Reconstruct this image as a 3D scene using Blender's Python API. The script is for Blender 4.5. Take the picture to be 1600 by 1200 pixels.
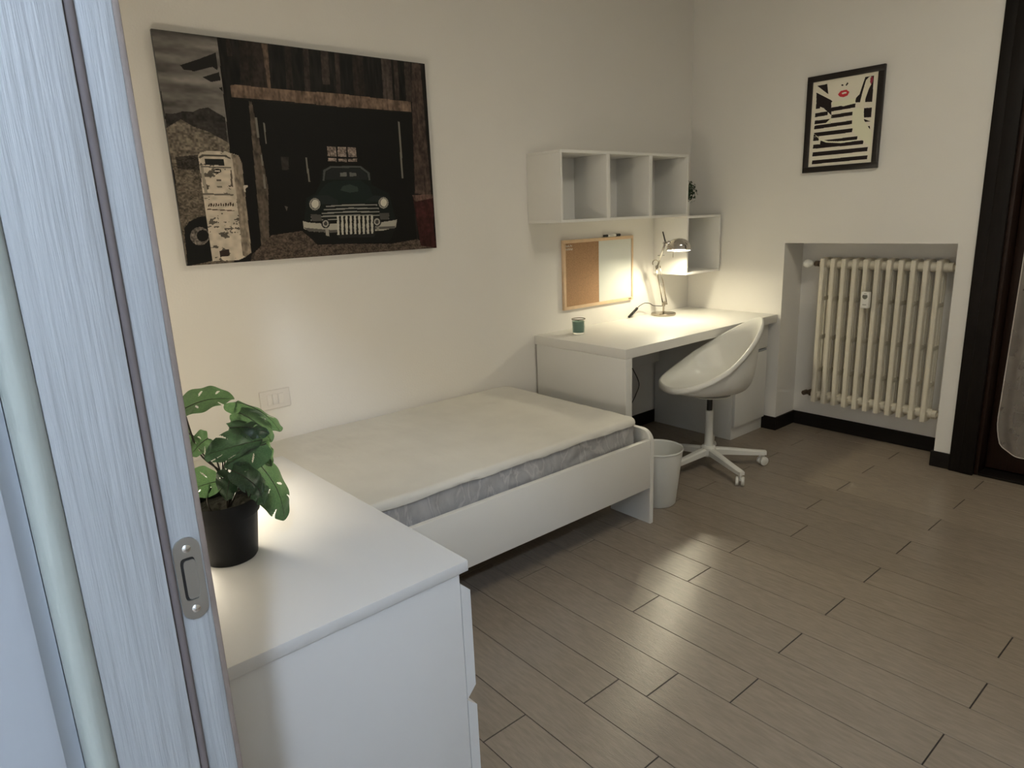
import bpy, bmesh, math, random
import numpy as np
from mathutils import Vector, Matrix, noise

for _o in list(bpy.data.objects):
    bpy.data.objects.remove(_o, do_unlink=True)
S = bpy.context.scene
C = S.collection
PI = math.pi
random.seed(7)

# ------------------------------------------------------------------ camera, world, exposure
CAM = Vector((-3.8472, -2.7347, 1.3736))
YAW, PITCH, ROLL, FPX = math.radians(50.284), math.radians(-13.985), math.radians(-2.330), 1054.7
F = Vector((math.cos(YAW) * math.cos(PITCH), math.sin(YAW) * math.cos(PITCH), math.sin(PITCH)))
R0 = F.cross(Vector((0, 0, 1))).normalized()
U0 = R0.cross(F)
R1 = R0 * math.cos(ROLL) + U0 * math.sin(ROLL)
U1 = -R0 * math.sin(ROLL) + U0 * math.cos(ROLL)
cd = bpy.data.cameras.new('camera')
cam = bpy.data.objects.new('camera', cd)
C.objects.link(cam)
cam.matrix_world = Matrix(((R1.x, U1.x, -F.x, CAM.x), (R1.y, U1.y, -F.y, CAM.y), (R1.z, U1.z, -F.z, CAM.z), (0, 0, 0, 1)))
cd.sensor_fit = 'HORIZONTAL'
cd.sensor_width = 36.0
cd.lens = 36.0 * FPX / 1600.0
cd.clip_start = 0.02
S.camera = cam

w = bpy.data.worlds.new('night')
S.world = w
w.use_nodes = True
w.node_tree.nodes['Background'].inputs[0].default_value = (0.5, 0.6, 0.8, 1)
w.node_tree.nodes['Background'].inputs[1].default_value = 0.01

S.view_settings.view_transform = 'Standard'
S.view_settings.look = 'None'
S.view_settings.gamma = 1.0
S.view_settings.use_curve_mapping = False
S.view_settings.exposure = 0.33

DESK_BULB = 700.0      # radiance of the desk lamp's bulb
HALL_GLOBE = 920.0      # radiance of the hall's ceiling globe
SIDE_SHADE = 62.0       # radiance of the added table lamp's shade on the chest
CEIL_FILL = 10.5         # radiance of the added opal fill lamp on the ceiling
FILL = (1.0, 0.94, 0.77)
WARM = (1.0, 0.91, 0.66)
SIDE = (1.0, 0.88, 0.68)
COOL = (0.66, 0.80, 1.0)


# ------------------------------------------------------------------ materials
def srgb(r, g, b):
    f = lambda c: (c / 255 / 12.92) if c / 255 <= 0.04045 else ((c / 255 + 0.055) / 1.055) ** 2.4
    return (f(r), f(g), f(b))


def new_mat(name):
    m = bpy.data.materials.new(name)
    m.use_nodes = True
    return m, m.node_tree, m.node_tree.nodes['Principled BSDF']


def mat(name, col, rough=0.5, metal=0.0, spec=0.5, bump=0.0, bscale=40.0, vary=0.0, vscale=3.0, stretch=(1, 1, 1),
        coat=0.0, emit=None, trans=0.0, per_object=0.0, sheen=0.0):
    """plain principled material with procedural colour variation and fine relief"""
    m, nt, b = new_mat(name)
    N, L = nt.nodes, nt.links
    b.inputs['Base Color'].default_value = (*col, 1)
    b.inputs['Roughness'].default_value = rough
    b.inputs['Metallic'].default_value = metal
    b.inputs['Specular IOR Level'].default_value = spec
    b.inputs['Coat Weight'].default_value = coat
    b.inputs['Transmission Weight'].default_value = trans
    if sheen:
        b.inputs['Sheen Weight'].default_value = sheen
    tc = N.new('ShaderNodeTexCoord')
    mp = N.new('ShaderNodeMapping')
    mp.inputs['Scale'].default_value = stretch
    L.new(tc.outputs['Object'], mp.inputs[0])
    vec = mp.outputs[0]
    if per_object:
        oi = N.new('ShaderNodeObjectInfo')
        ad = N.new('ShaderNodeVectorMath')
        ad.operation = 'ADD'
        sc = N.new('ShaderNodeVectorMath')
        sc.operation = 'SCALE'
        sc.inputs['Scale'].default_value = 57.0
        cb = N.new('ShaderNodeCombineXYZ')
        for i in range(3):
            L.new(oi.outputs['Random'], cb.inputs[i])
        L.new(cb.outputs[0], sc.inputs[0])
        L.new(vec, ad.inputs[0])
        L.new(sc.outputs[0], ad.inputs[1])
        vec = ad.outputs[0]
    if vary or per_object:
        n = N.new('ShaderNodeTexNoise')
        n.inputs['Scale'].default_value = vscale
        n.inputs['Detail'].default_value = 6
        L.new(vec, n.inputs['Vector'])
        mr = N.new('ShaderNodeMapRange')
        mr.inputs['From Min'].default_value = 0.3
        mr.inputs['From Max'].default_value = 0.7
        mr.inputs['To Min'].default_value = 1 - vary
        mr.inputs['To Max'].default_value = 1 + vary * 0.5
        L.new(n.outputs['Fac'], mr.inputs['Value'])
        val = mr.outputs[0]
        if per_object:
            m2 = N.new('ShaderNodeMapRange')
            m2.inputs['To Min'].default_value = 1 - per_object
            m2.inputs['To Max'].default_value = 1 + per_object
            L.new(oi.outputs['Random'], m2.inputs['Value'])
            mu = N.new('ShaderNodeMath')
            mu.operation = 'MULTIPLY'
            L.new(val, mu.inputs[0])
            L.new(m2.outputs[0], mu.inputs[1])
            val = mu.outputs[0]
        vm = N.new('ShaderNodeVectorMath')
        vm.operation = 'SCALE'
        vm.inputs[0].default_value = col
        L.new(val, vm.inputs['Scale'])
        L.new(vm.outputs[0], b.inputs['Base Color'])
    if bump:
        n2 = N.new('ShaderNodeTexNoise')
        n2.inputs['Scale'].default_value = bscale
        n2.inputs['Detail'].default_value = 5
        L.new(vec, n2.inputs['Vector'])
        bp = N.new('ShaderNodeBump')
        bp.inputs['Strength'].default_value = bump
        bp.inputs['Distance'].default_value = 0.002
        L.new(n2.outputs['Fac'], bp.inputs['Height'])
        L.new(bp.outputs[0], b.inputs['Normal'])
    if emit:
        b.inputs['Emission Color'].default_value = (*emit[0], 1)
        b.inputs['Emission Strength'].default_value = emit[1]
    return m


M = {}
M['wall'] = mat('wall_paint', (0.78, 0.755, 0.71), 0.75, bump=0.25, bscale=120, vary=0.03, vscale=1.3, spec=0.25)
M['ceil'] = mat('ceiling_paint', (0.78, 0.76, 0.72), 0.9, bump=0.1, vary=0.02, spec=0.1)
M['plank'] = mat('wood_effect_tile', (0.270, 0.222, 0.172), 0.23, bump=0.35, bscale=90, vary=0.13, vscale=22,
                 stretch=(5, 0.8, 1), per_object=0.035, spec=0.6)
M['grout'] = mat('dark_grout', (0.028, 0.022, 0.017), 0.9, vary=0.3, vscale=30)
M['skirt'] = mat('dark_stained_skirting', (0.009, 0.0065, 0.0055), 0.6, spec=0.2, vary=0.3, vscale=12, stretch=(1, 1, 6))
M['darkwood'] = mat('dark_stained_wood', (0.007, 0.0045, 0.0035), 0.6, spec=0.2, vary=0.35, vscale=18, stretch=(6, 6, 0.6), bump=0.15)
M['brownwood'] = mat('brown_varnished_wood', (0.022, 0.009, 0.005), 0.5, spec=0.25, vary=0.35, vscale=18, stretch=(6, 6, 0.6), bump=0.15)
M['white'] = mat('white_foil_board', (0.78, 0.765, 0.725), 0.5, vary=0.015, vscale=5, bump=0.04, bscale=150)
M['chest'] = mat('shaded_white_foil', (0.60, 0.60, 0.60), 0.45, vary=0.015, vscale=5, bump=0.04, bscale=150)  # white foil toned darker to stand for the dimmer light on the chest
M['white_side'] = mat('white_board', (0.76, 0.75, 0.715), 0.4, vary=0.015, vscale=5, bump=0.04, bscale=150)
M['whiteplast'] = mat('white_plastic', (0.80, 0.79, 0.74), 0.3, vary=0.015, vscale=5)
M['bin'] = mat('white_bin_plastic', (0.78, 0.78, 0.74), 0.4, vary=0.015, vscale=5)
M['jamb'] = mat('darkened_ash_grain', (0.28, 0.29, 0.30), 0.5, bump=0.9, bscale=120, vary=0.12, vscale=90, stretch=(1.3, 1.3, 0.06))  # white ash darkened in colour to offset the strong hall light
M['casing'] = mat('darkened_white_casing', (0.31, 0.33, 0.36), 0.45, vary=0.03, vscale=8)  # white lacquer, likewise darkened against the hall light
M['bead'] = mat('darkened_pale_bead', (0.29, 0.315, 0.295), 0.45, bump=0.5, bscale=110, vary=0.08, vscale=60, stretch=(1, 1, 0.05))  # bead colour toned down the same way for the hall light
M['gasket'] = mat('brown_grey_seal', (0.13, 0.11, 0.11), 0.7, vary=0.05)
M['edge'] = mat('shaded_brown_edge', (0.17, 0.135, 0.115), 0.6, vary=0.1, vscale=30)  # jamb edge in shade, its brown put into the strip's colour
M['satin'] = mat('satin_nickel', (0.36, 0.34, 0.31), 0.42, metal=0.85, vary=0.08, vscale=20)
M['steel'] = mat('screw_steel', (0.75, 0.75, 0.76), 0.25, metal=1.0, vary=0.05)
M['chrome'] = mat('chrome', (0.60, 0.57, 0.54), 0.14, metal=1.0, vary=0.03)
M['nickel'] = mat('nickel_rod', (0.42, 0.37, 0.30), 0.22, metal=1.0, vary=0.05)
M['black'] = mat('black_plastic', (0.012, 0.012, 0.012), 0.45, vary=0.1)
M['potblack'] = mat('black_pot_plastic', (0.006, 0.006, 0.0065), 0.5, spec=0.25, vary=0.1, bump=0.1, bscale=90)
M['soil'] = mat('dark_soil', (0.03, 0.026, 0.022), 0.95, bump=1.0, bscale=200, vary=0.5, vscale=120)
M['rad'] = mat('cream_radiator_enamel', (0.68, 0.63, 0.52), 0.35, vary=0.05, vscale=8)
M['brass'] = mat('aged_brass_pipe', (0.10, 0.07, 0.05), 0.5, metal=0.5, vary=0.2, vscale=60)
M['pine'] = mat('pale_pine', (0.72, 0.52, 0.33), 0.5, vary=0.1, vscale=25, stretch=(1, 1, 1))
M['cork'] = mat('cork', (0.40, 0.235, 0.125), 0.9, vary=0.25, vscale=160, bump=0.6, bscale=220)
M['board'] = mat('whiteboard_enamel', (0.66, 0.68, 0.64), 0.55, vary=0.01)
M['ink'] = mat('white_print', (0.8, 0.78, 0.7), 0.6, vary=0.02)
M['inkdark'] = mat('dark_print', (0.05, 0.035, 0.02), 0.6, vary=0.02)
M['greyink'] = mat('grey_display', (0.16, 0.16, 0.14), 0.3, vary=0.1)
M['frameblk'] = mat('black_frame', (0.010, 0.006, 0.005), 0.35, vary=0.1)
M['stem'] = mat('plant_stem', (0.028, 0.022, 0.016), 0.6, vary=0.2)
M['emitwarm'] = mat('warm_bulb', (1, 1, 1), 0.5, emit=(WARM, DESK_BULB))
M['emithall'] = mat('cool_globe', (1, 1, 1), 0.5, emit=(COOL, HALL_GLOBE))
M['emitside'] = mat('added_lamp_shade', (1, 1, 1), 0.5, emit=(SIDE, SIDE_SHADE))
M['emitfill'] = mat('fill_lamp_opal', (1, 1, 1), 0.5, emit=(FILL, CEIL_FILL))
M['shadein'] = mat('white_shade_inside', (0.85, 0.84, 0.8), 0.5, vary=0.01)
M['wax'] = mat('teal_wax', (0.17, 0.33, 0.27), 0.45, vary=0.05)
M['waxtop'] = mat('brown_wax_top', (0.16, 0.10, 0.06), 0.6, vary=0.1)
M['sheet'] = mat('off_white_sheet', (0.70, 0.68, 0.625), 0.85, vary=0.05, vscale=6, bump=0.7, bscale=26, spec=0.2)
M['plate'] = mat('ivory_switch_plate', (0.73, 0.70, 0.66), 0.35, vary=0.01)
M['rocker'] = mat('rocker_white', (0.75, 0.72, 0.68), 0.35, vary=0.01)


def leaf_material(name, c1, c2):
    m, nt, b = new_mat(name)
    N, L = nt.nodes, nt.links
    n = N.new('ShaderNodeTexNoise')
    n.inputs['Scale'].default_value = 25
    r = N.new('ShaderNodeValToRGB')
    r.color_ramp.elements[0].position = 0.35
    r.color_ramp.elements[0].color = (*c1, 1)
    r.color_ramp.elements[1].position = 0.7
    r.color_ramp.elements[1].color = (*c2, 1)
    L.new(n.outputs['Fac'], r.inputs[0])
    L.new(r.outputs[0], b.inputs['Base Color'])
    b.inputs['Roughness'].default_value = 0.38
    tr = N.new('ShaderNodeBsdfTranslucent')
    L.new(r.outputs[0], tr.inputs[0])
    mx = N.new('ShaderNodeMixShader')
    mx.inputs[0].default_value = 0.3
    L.new(b.outputs[0], mx.inputs[1])
    L.new(tr.outputs[0], mx.inputs[2])
    L.new(mx.outputs[0], N['Material Output'].inputs[0])
    return m


M['leaf'] = leaf_material('leaf_green', (0.045, 0.092, 0.040), (0.075, 0.135, 0.055))
M['leafdark'] = leaf_material('leaf_dark_green', (0.022, 0.050, 0.026), (0.04, 0.085, 0.04))


def wrap_material():
    """clear plastic film crumpled over a grey mattress side"""
    m, nt, b = new_mat('crumpled_film_over_grey')
    N, L = nt.nodes, nt.links
    tc = N.new('ShaderNodeTexCoord')
    mp = N.new('ShaderNodeMapping')
    mp.inputs['Scale'].default_value = (1.5, 1, 0.7)
    mp.inputs['Rotation'].default_value = (0, 0.5, 0)
    L.new(tc.outputs['Object'], mp.inputs[0])
    n = N.new('ShaderNodeTexNoise')
    n.inputs['Scale'].default_value = 9
    n.inputs['Detail'].default_value = 4
    n.inputs['Distortion'].default_value = 0.8
    L.new(mp.outputs[0], n.inputs['Vector'])
    sb = N.new('ShaderNodeMath')
    sb.operation = 'SUBTRACT'
    sb.inputs[1].default_value = 0.5
    L.new(n.outputs['Fac'], sb.inputs[0])
    ab = N.new('ShaderNodeMath')
    ab.operation = 'ABSOLUTE'
    L.new(sb.outputs[0], ab.inputs[0])
    r = N.new('ShaderNodeValToRGB')
    e = r.color_ramp.elements
    e[0].position = 0.0
    e[0].color = (0.52, 0.51, 0.50, 1)
    e[1].position = 0.045
    e[1].color = (0.37, 0.365, 0.37, 1)
    e2 = e.new(0.20)
    e2.color = (0.46, 0.455, 0.45, 1)
    L.new(ab.outputs[0], r.inputs[0])
    L.new(r.outputs[0], b.inputs['Base Color'])
    bp = N.new('ShaderNodeBump')
    bp.inputs['Strength'].default_value = 0.9
    bp.inputs['Distance'].default_value = 0.012
    L.new(n.outputs['Fac'], bp.inputs['Height'])
    L.new(bp.outputs[0], b.inputs['Normal'])
    b.inputs['Roughness'].default_value = 0.28
    return m


M['wrap'] = wrap_material()


def glass_material(name, tint, rough=0.02):
    m, nt, b = new_mat(name)
    b.inputs['Base Color'].default_value = (*tint, 1)
    b.inputs['Roughness'].default_value = rough
    b.inputs['Transmission Weight'].default_value = 1.0
    b.inputs['IOR'].default_value = 1.45
    return m


M['glass'] = glass_material('clear_glass', (0.95, 0.97, 0.95))


def sheer_material():
    m, nt, b = new_mat('sheer_voile')
    N, L = nt.nodes, nt.links
    b.inputs['Base Color'].default_value = (0.54, 0.48, 0.42, 1)
    b.inputs['Roughness'].default_value = 0.9
    tc = N.new('ShaderNodeTexCoord')
    n = N.new('ShaderNodeTexNoise')
    n.inputs['Scale'].default_value = 14
    n.inputs['Detail'].default_value = 4
    L.new(tc.outputs['Object'], n.inputs['Vector'])
    mr = N.new('ShaderNodeMapRange')
    mr.inputs['From Min'].default_value = 0.3
    mr.inputs['From Max'].default_value = 0.7
    mr.inputs['To Min'].default_value = 0.38
    mr.inputs['To Max'].default_value = 0.46
    L.new(n.outputs['Fac'], mr.inputs['Value'])
    tr = N.new('ShaderNodeBsdfTransparent')
    mx = N.new('ShaderNodeMixShader')
    L.new(mr.outputs[0], mx.inputs[0])
    L.new(tr.outputs[0], mx.inputs[1])
    L.new(b.outputs[0], mx.inputs[2])
    L.new(mx.outputs[0], N['Material Output'].inputs[0])
    return m


M['sheer'] = sheer_material()
M['sheerhem'] = mat('voile_hem', (0.66, 0.60, 0.54), 0.9, vary=0.05)


def print_material(name, rough):
    m, nt, b = new_mat(name)
    a = nt.nodes.new('ShaderNodeAttribute')
    a.attribute_name = 'print'
    nt.links.new(a.outputs['Color'], b.inputs['Base Color'])
    b.inputs['Roughness'].default_value = rough
    b.inputs['Specular IOR Level'].default_value = 0.2
    return m


M['canvasprint'] = print_material('printed_panel', 0.5)
M['paperprint'] = print_material('printed_paper', 0.6)


# ------------------------------------------------------------------ mesh helpers
class MB:
    """collects simple shapes; build() links them as ONE mesh object"""

    def __init__(self):
        self.bm = bmesh.new()

    def box(self, a, b, bev=0.0, seg=2):
        a, b = Vector(a), Vector(b)
        r = bmesh.ops.create_cube(self.bm, size=1.0)
        vs = r['verts']
        c = (a + b) / 2
        d = Vector([abs(b[i] - a[i]) for i in range(3)])
        for v in vs:
            v.co = Vector([c[i] + v.co[i] * d[i] for i in range(3)])
        if bev:
            es = {e for v in vs for e in v.link_edges}
            bmesh.ops.bevel(self.bm, geom=list(es), offset=bev, segments=seg, affect='EDGES', profile=0.5)
        return self

    def prism(self, pts, z0, z1, axis=2):
        """extrude a closed outline; axis = extrusion axis, pts in the two others in order"""
        def P(p, z):
            l = [p[0], p[1]]
            l.insert(axis, z)
            return Vector(l)
        lo = [self.bm.verts.new(P(p, z0)) for p in pts]
        hi = [self.bm.verts.new(P(p, z1)) for p in pts]
        n = len(pts)
        self.bm.faces.new(lo[::-1])
        self.bm.faces.new(hi)
        for i in range(n):
            self.bm.faces.new((lo[i], lo[(i + 1) % n], hi[(i + 1) % n], hi[i]))
        return self

    def lathe(self, prof, c=(0, 0, 0), seg=32, axis=(0, 0, 1), closed=False):
        """prof: list of (r, h) along axis"""
        ax = Vector(axis).normalized()
        q = Vector((0, 0, 1)).rotation_difference(ax)
        c = Vector(c)
        rings = []
        for r, h in prof:
            if r < 1e-6:
                rings.append([self.bm.verts.new(c + q @ Vector((0, 0, h)))])
            else:
                rings.append([self.bm.verts.new(c + q @ Vector((r * math.cos(2 * PI * i / seg), r * math.sin(2 * PI * i / seg), h))) for i in range(seg)])
        pairs = list(zip(rings, rings[1:]))
        if closed:
            pairs.append((rings[-1], rings[0]))
        for A, B in pairs:
            for i in range(seg):
                j = (i + 1) % seg
                if len(A) == 1 and len(B) == 1:
                    continue
                if len(A) == 1:
                    self.bm.faces.new((A[0], B[j], B[i]))
                elif len(B) == 1:
                    self.bm.faces.new((A[i], A[j], B[0]))
                else:
                    self.bm.faces.new((A[i], A[j], B[j], B[i]))
        return self

    def cyl(self, a, b, r, seg=16, r2=None):
        a, b = Vector(a), Vector(b)
        h = (b - a).length
        r2 = r if r2 is None else r2
        return self.lathe([(0, 0), (r, 0), (r2, h), (0, h)], a, seg, b - a)

    def tube(self, pts, r, seg=8):
        pts = [Vector(p) for p in pts]
        rings = []
        n = len(pts)
        up = None
        for i, p in enumerate(pts):
            t = (pts[min(i + 1, n - 1)] - pts[max(i - 1, 0)]).normalized()
            if up is None:
                up = t.orthogonal().normalized()
            else:
                up = (up - t * up.dot(t)).normalized()
            s = t.cross(up)
            rr = r(i / (n - 1)) if callable(r) else r
            rings.append([self.bm.verts.new(p + (up * math.cos(2 * PI * k / seg) + s * math.sin(2 * PI * k / seg)) * rr) for k in range(seg)])
        for A, B in zip(rings, rings[1:]):
            for k in range(seg):
                self.bm.faces.new((A[k], A[(k + 1) % seg], B[(k + 1) % seg], B[k]))
        self.bm.faces.new(rings[0][::-1])
        self.bm.faces.new(rings[-1])
        return self

    def sphere(self, c, r, u=20, v=12):
        prof = [(r * math.sin(PI * i / v), -r * math.cos(PI * i / v)) for i in range(v + 1)]
        prof[0] = (0, -r)
        prof[-1] = (0, r)
        return self.lathe(prof, c, u)

    def grid(self, fn, nu, nv, closed_u=False):
        rows = [[self.bm.verts.new(fn(i, j)) for i in range(nu)] for j in range(nv)]
        for j in range(nv - 1):
            for i in range(nu if closed_u else nu - 1):
                k = (i + 1) % nu
                self.bm.faces.new((rows[j][i], rows[j][k], rows[j + 1][k], rows[j + 1][i]))
        return rows

    def build(self, name, m, parent=None, smooth=False, angle=None):
        bmesh.ops.recalc_face_normals(self.bm, faces=self.bm.faces[:])
        me = bpy.data.meshes.new(name)
        self.bm.to_mesh(me)
        self.bm.free()
        me.materials.append(m)
        if smooth:
            me.polygons.foreach_set('use_smooth', [True] * len(me.polygons))
            if angle:
                me.set_sharp_from_angle(angle=math.radians(angle))
        o = bpy.data.objects.new(name, me)
        C.objects.link(o)
        if parent is not None:
            o.parent = parent
            o.matrix_parent_inverse = WM(parent).inverted()
        return o


def WM(o):
    m = o.matrix_basis.copy()
    if o.parent:
        m = WM(o.parent) @ o.matrix_parent_inverse @ m
    return m


def tag(o, label, cat, group=None):
    o['label'] = label
    o['category'] = cat
    if group:
        o['group'] = group
    return o


def thing(name, label, cat, loc=(0, 0, 0), group=None, rz=0.0):
    o = bpy.data.objects.new(name, None)
    o.empty_display_size = 0.1
    C.objects.link(o)
    o.location = loc
    o.rotation_euler = (0, 0, rz)
    return tag(o, label, cat, group)


def struct(o):
    o['kind'] = 'structure'
    return o


def box(name, a, b, m, parent=None, bev=0.0, smooth=False):
    return MB().box(a, b, bev).build(name, m, parent, smooth or bev > 0, 40 if (smooth or bev > 0) else None)


def catmull(P, n=6):
    P = [Vector(p) for p in P]
    out = []
    for i in range(len(P) - 1):
        p0, p1, p2, p3 = P[max(i - 1, 0)], P[i], P[i + 1], P[min(i + 2, len(P) - 1)]
        for k in range(n):
            t = k / n
            out.append(0.5 * ((2 * p1) + (p2 - p0) * t + (2 * p0 - 5 * p1 + 4 * p2 - p3) * t * t + (3 * p1 - p0 - 3 * p2 + p3) * t ** 3))
    out.append(P[-1])
    return out


# ------------------------------------------------------------------ the room shell
XR = -3.745            # room face of the wall with the entrance
XH = -3.85             # hall face of it
YJ = -2.25             # left side of the entrance
YK = -3.45             # right side of it
HC = 2.72              # ceiling height
RY1, RY2, RZ, RD = -0.672, -1.568, 1.154, 0.224    # radiator recess
DY1, DY2, DZ = -1.755, -3.0, 2.32                  # french door opening

struct(box('wall_left', (XR - 0.1, 0, 0), (0.3, 0.12, HC), M['wall']))
b = MB()
b.box((0, 0, 0), (0.3, RY1, HC))
b.box((0, RY1, RZ), (0.3, RY2, HC))
b.box((RD, RY1, 0), (0.3, RY2, RZ))
b.box((0, RY2, 0), (0.3, DY1, HC))
b.box((0, DY1, DZ), (0.3, DY2, HC))
b.box((0, DY2, 0), (0.3, -3.65, HC))
struct(b.build('wall_back', M['wall']))
b = MB()
b.box((XH, 0, 0), (XR, YJ + 0.03, HC))
b.box((XH, YJ + 0.03, 2.12), (XR, YK - 0.03, HC))
b.box((XH, YK - 0.03, 0), (XR, -3.65, HC))
struct(b.build('wall_front', M['wall']))
struct(box('wall_right', (XH, -3.75, 0), (0.3, -3.65, HC), M['wall']))
struct(box('ceiling', (XH, -3.75, HC), (0.3, 0.12, HC + 0.1), M['ceil']))
floor = struct(box('floor', (XH, -3.75, -0.06), (0.42, 0.12, -0.0025), M['grout']))

# planks: 15.3 cm wide columns running from wall to wall, joints every 93 cm, columns offset
PW, GAPX, GAPY, PL = 0.1527, 0.0024, 0.0038, 0.93
JOINT = {0: -1.479, 1: -1.828, 2: -1.560, 3: -1.665, 4: -0.912, 5: -1.358, 6: -1.8215, 7: -1.371, 8: -1.824, 9: -1.356,
         10: -1.8225, 11: -1.456, 12: -0.889, 13: -1.37, 14: -1.83, 15: -1.37, 16: -1.829, 17: -1.36, 18: -1.82}
full = {}
for k in range(-6, 21):
    x0 = -2.956 + PW * k
    x1 = x0 + PW
    a, bq = max(x0, XH) + GAPX / 2, min(x1, 0.25) - GAPX / 2
    if bq - a < 0.01:
        continue
    y = JOINT.get(k, -1.37 if k % 2 else -1.82)
    while y < 0.0:
        y += PL
    while y > -3.72:
        hi, lo = min(y, 0.0), max(y - PL, -3.75)
        y -= PL
        if hi - lo < 0.02:
            continue
        key = (round(bq - a, 4), round(hi - lo, 4))
        if key not in full:
            hx, hy = (bq - a) / 2, (hi - lo) / 2 - GAPY / 2
            o = MB().box((-hx, -hy, -0.010), (hx, hy, 0.0), 0.0007, 1).build('plank', M['plank'])
            full[key] = o
            p = o
        else:
            p = full[key].copy()
            C.objects.link(p)
        p.name = 'plank'
        p.location = ((a + bq) / 2, (hi + lo) / 2, random.uniform(-0.0004, 0.0))
        p.parent = floor


def skirt(name, a, b_, parent=None):
    return struct(box(name, a, b_, M['skirt'], parent, 0.002))


SH, ST = 0.083, 0.012
skirt('baseboard_left', (XR, -ST, 0), (0, 0, SH))
b = MB()
b.box((-ST, -ST, 0), (0, RY1 - ST + 0.0, SH), 0.002)
b.box((0.0, RY1 - ST, 0), (RD, RY1, SH), 0.002)
b.box((RD - ST, RY1 - ST, 0), (RD, RY2, SH), 0.002)
b.box((0, RY2, 0), (RD - ST, RY2 + ST, SH), 0.002)
b.box((-ST, RY2 + ST, 0), (0, -1.648, SH), 0.002)
struct(b.build('baseboard_back', M['skirt']))
skirt('baseboard_right', (XR, -3.65, 0), (-0.03, -3.65 + ST, SH))

# ------------------------------------------------------------------ the hall behind the camera
struct(box('floor_hall', (-5.3, -4.6, -0.06), (XH, -0.9, 0.0), M['plank']))
struct(box('ceiling_hall', (-5.3, -4.6, HC), (XH, -0.9, HC + 0.1), M['ceil']))
struct(box('wall_hall', (-5.4, -4.6, 0), (-5.3, -0.9, HC), M['wall']))
struct(box('wall_hall_end', (-5.4, -0.9, 0), (XH, -0.8, HC), M['wall']))
struct(box('wall_hall_far', (-5.4, -4.7, 0), (XH, -4.6, HC), M['wall']))
struct(box('wall_hall_side', (XH, -4.6, 0), (XR, -3.75, HC), M['wall']))
hl = thing('unseen_ceiling_lamp', 'small white globe ceiling lamp lit in the hall behind the doorway', 'lamp', (-4.22, -3.5, HC))
MB().lathe([(0, 0), (0.06, 0), (0.055, -0.03), (0, -0.035)], (-4.22, -3.5, HC), 24).build('canopy', M['whiteplast'], hl, True, 40)
MB().cyl((-4.22, -3.5, HC - 0.03), (-4.22, -3.5, 2.54), 0.006).build('stem', M['chrome'], hl, True, 40)
MB().sphere((-4.22, -3.5, 2.47), 0.048, 24, 16).build('globe', M['emithall'], hl, True)

rl = thing('unseen_ceiling_lamp', 'added unseen fill lamp, a large round opal disc glowing softly on the bedroom ceiling', 'lamp', (-1.6, -2.25, HC))  # added fill lamp, out of view, lifts the room's soft light
MB().lathe([(0, 0), (0.37, 0), (0.37, -0.03), (0.355, -0.03), (0.355, -0.005), (0, -0.005)], (-1.6, -2.25, HC), 64).build('rim', M['whiteplast'], rl, True, 40)
MB().lathe([(0.354, -0.012), (0.350, -0.045), (0.30, -0.065), (0.15, -0.078), (0, -0.08)], (-1.6, -2.25, HC), 64).build('diffuser', M['emitfill'], rl, True)

# ------------------------------------------------------------------ entrance frame (door_2), seen close on the left
d2 = bpy.data.objects.new('door_2', None)
d2.location = (XH, YJ, 0)
C.objects.link(d2)
struct(d2)
b = MB()
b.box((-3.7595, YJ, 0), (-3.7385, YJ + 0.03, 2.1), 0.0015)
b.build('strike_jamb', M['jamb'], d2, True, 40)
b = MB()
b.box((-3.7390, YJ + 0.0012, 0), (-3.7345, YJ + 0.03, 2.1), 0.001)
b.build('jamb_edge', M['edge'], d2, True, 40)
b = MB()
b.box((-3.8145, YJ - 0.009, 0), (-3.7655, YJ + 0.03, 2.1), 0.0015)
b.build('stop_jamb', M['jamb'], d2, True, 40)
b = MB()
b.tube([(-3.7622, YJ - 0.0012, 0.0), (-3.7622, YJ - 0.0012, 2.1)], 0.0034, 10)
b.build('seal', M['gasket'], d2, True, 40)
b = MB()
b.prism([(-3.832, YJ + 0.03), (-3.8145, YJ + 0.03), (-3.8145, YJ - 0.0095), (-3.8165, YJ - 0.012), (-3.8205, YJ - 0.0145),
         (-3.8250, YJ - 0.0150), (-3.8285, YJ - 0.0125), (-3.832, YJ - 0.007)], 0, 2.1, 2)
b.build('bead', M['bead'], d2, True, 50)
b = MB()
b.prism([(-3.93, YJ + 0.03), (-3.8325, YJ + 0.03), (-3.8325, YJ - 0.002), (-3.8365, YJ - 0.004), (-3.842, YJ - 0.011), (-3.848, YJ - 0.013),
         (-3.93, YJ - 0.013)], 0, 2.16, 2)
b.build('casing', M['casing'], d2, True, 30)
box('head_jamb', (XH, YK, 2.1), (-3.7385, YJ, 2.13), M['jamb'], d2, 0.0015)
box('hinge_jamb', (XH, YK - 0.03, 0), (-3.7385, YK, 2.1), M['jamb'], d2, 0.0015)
# strike plate: stadium with an oblong recess, two screws
PX, PZ, PHX, PHZ = -3.7492, 1.1325, 0.0088, 0.0315


def stadium(cx, cz, hx, hz, n=10):
    pts = []
    for i in range(n + 1):
        a = PI * i / n
        pts.append((cx + hx * math.cos(a), cz + (hz - hx) + hx * math.sin(a)))
    for i in range(n + 1):
        a = PI + PI * i / n
        pts.append((cx + hx * math.cos(a), cz - (hz - hx) + hx * math.sin(a)))
    return pts


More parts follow.
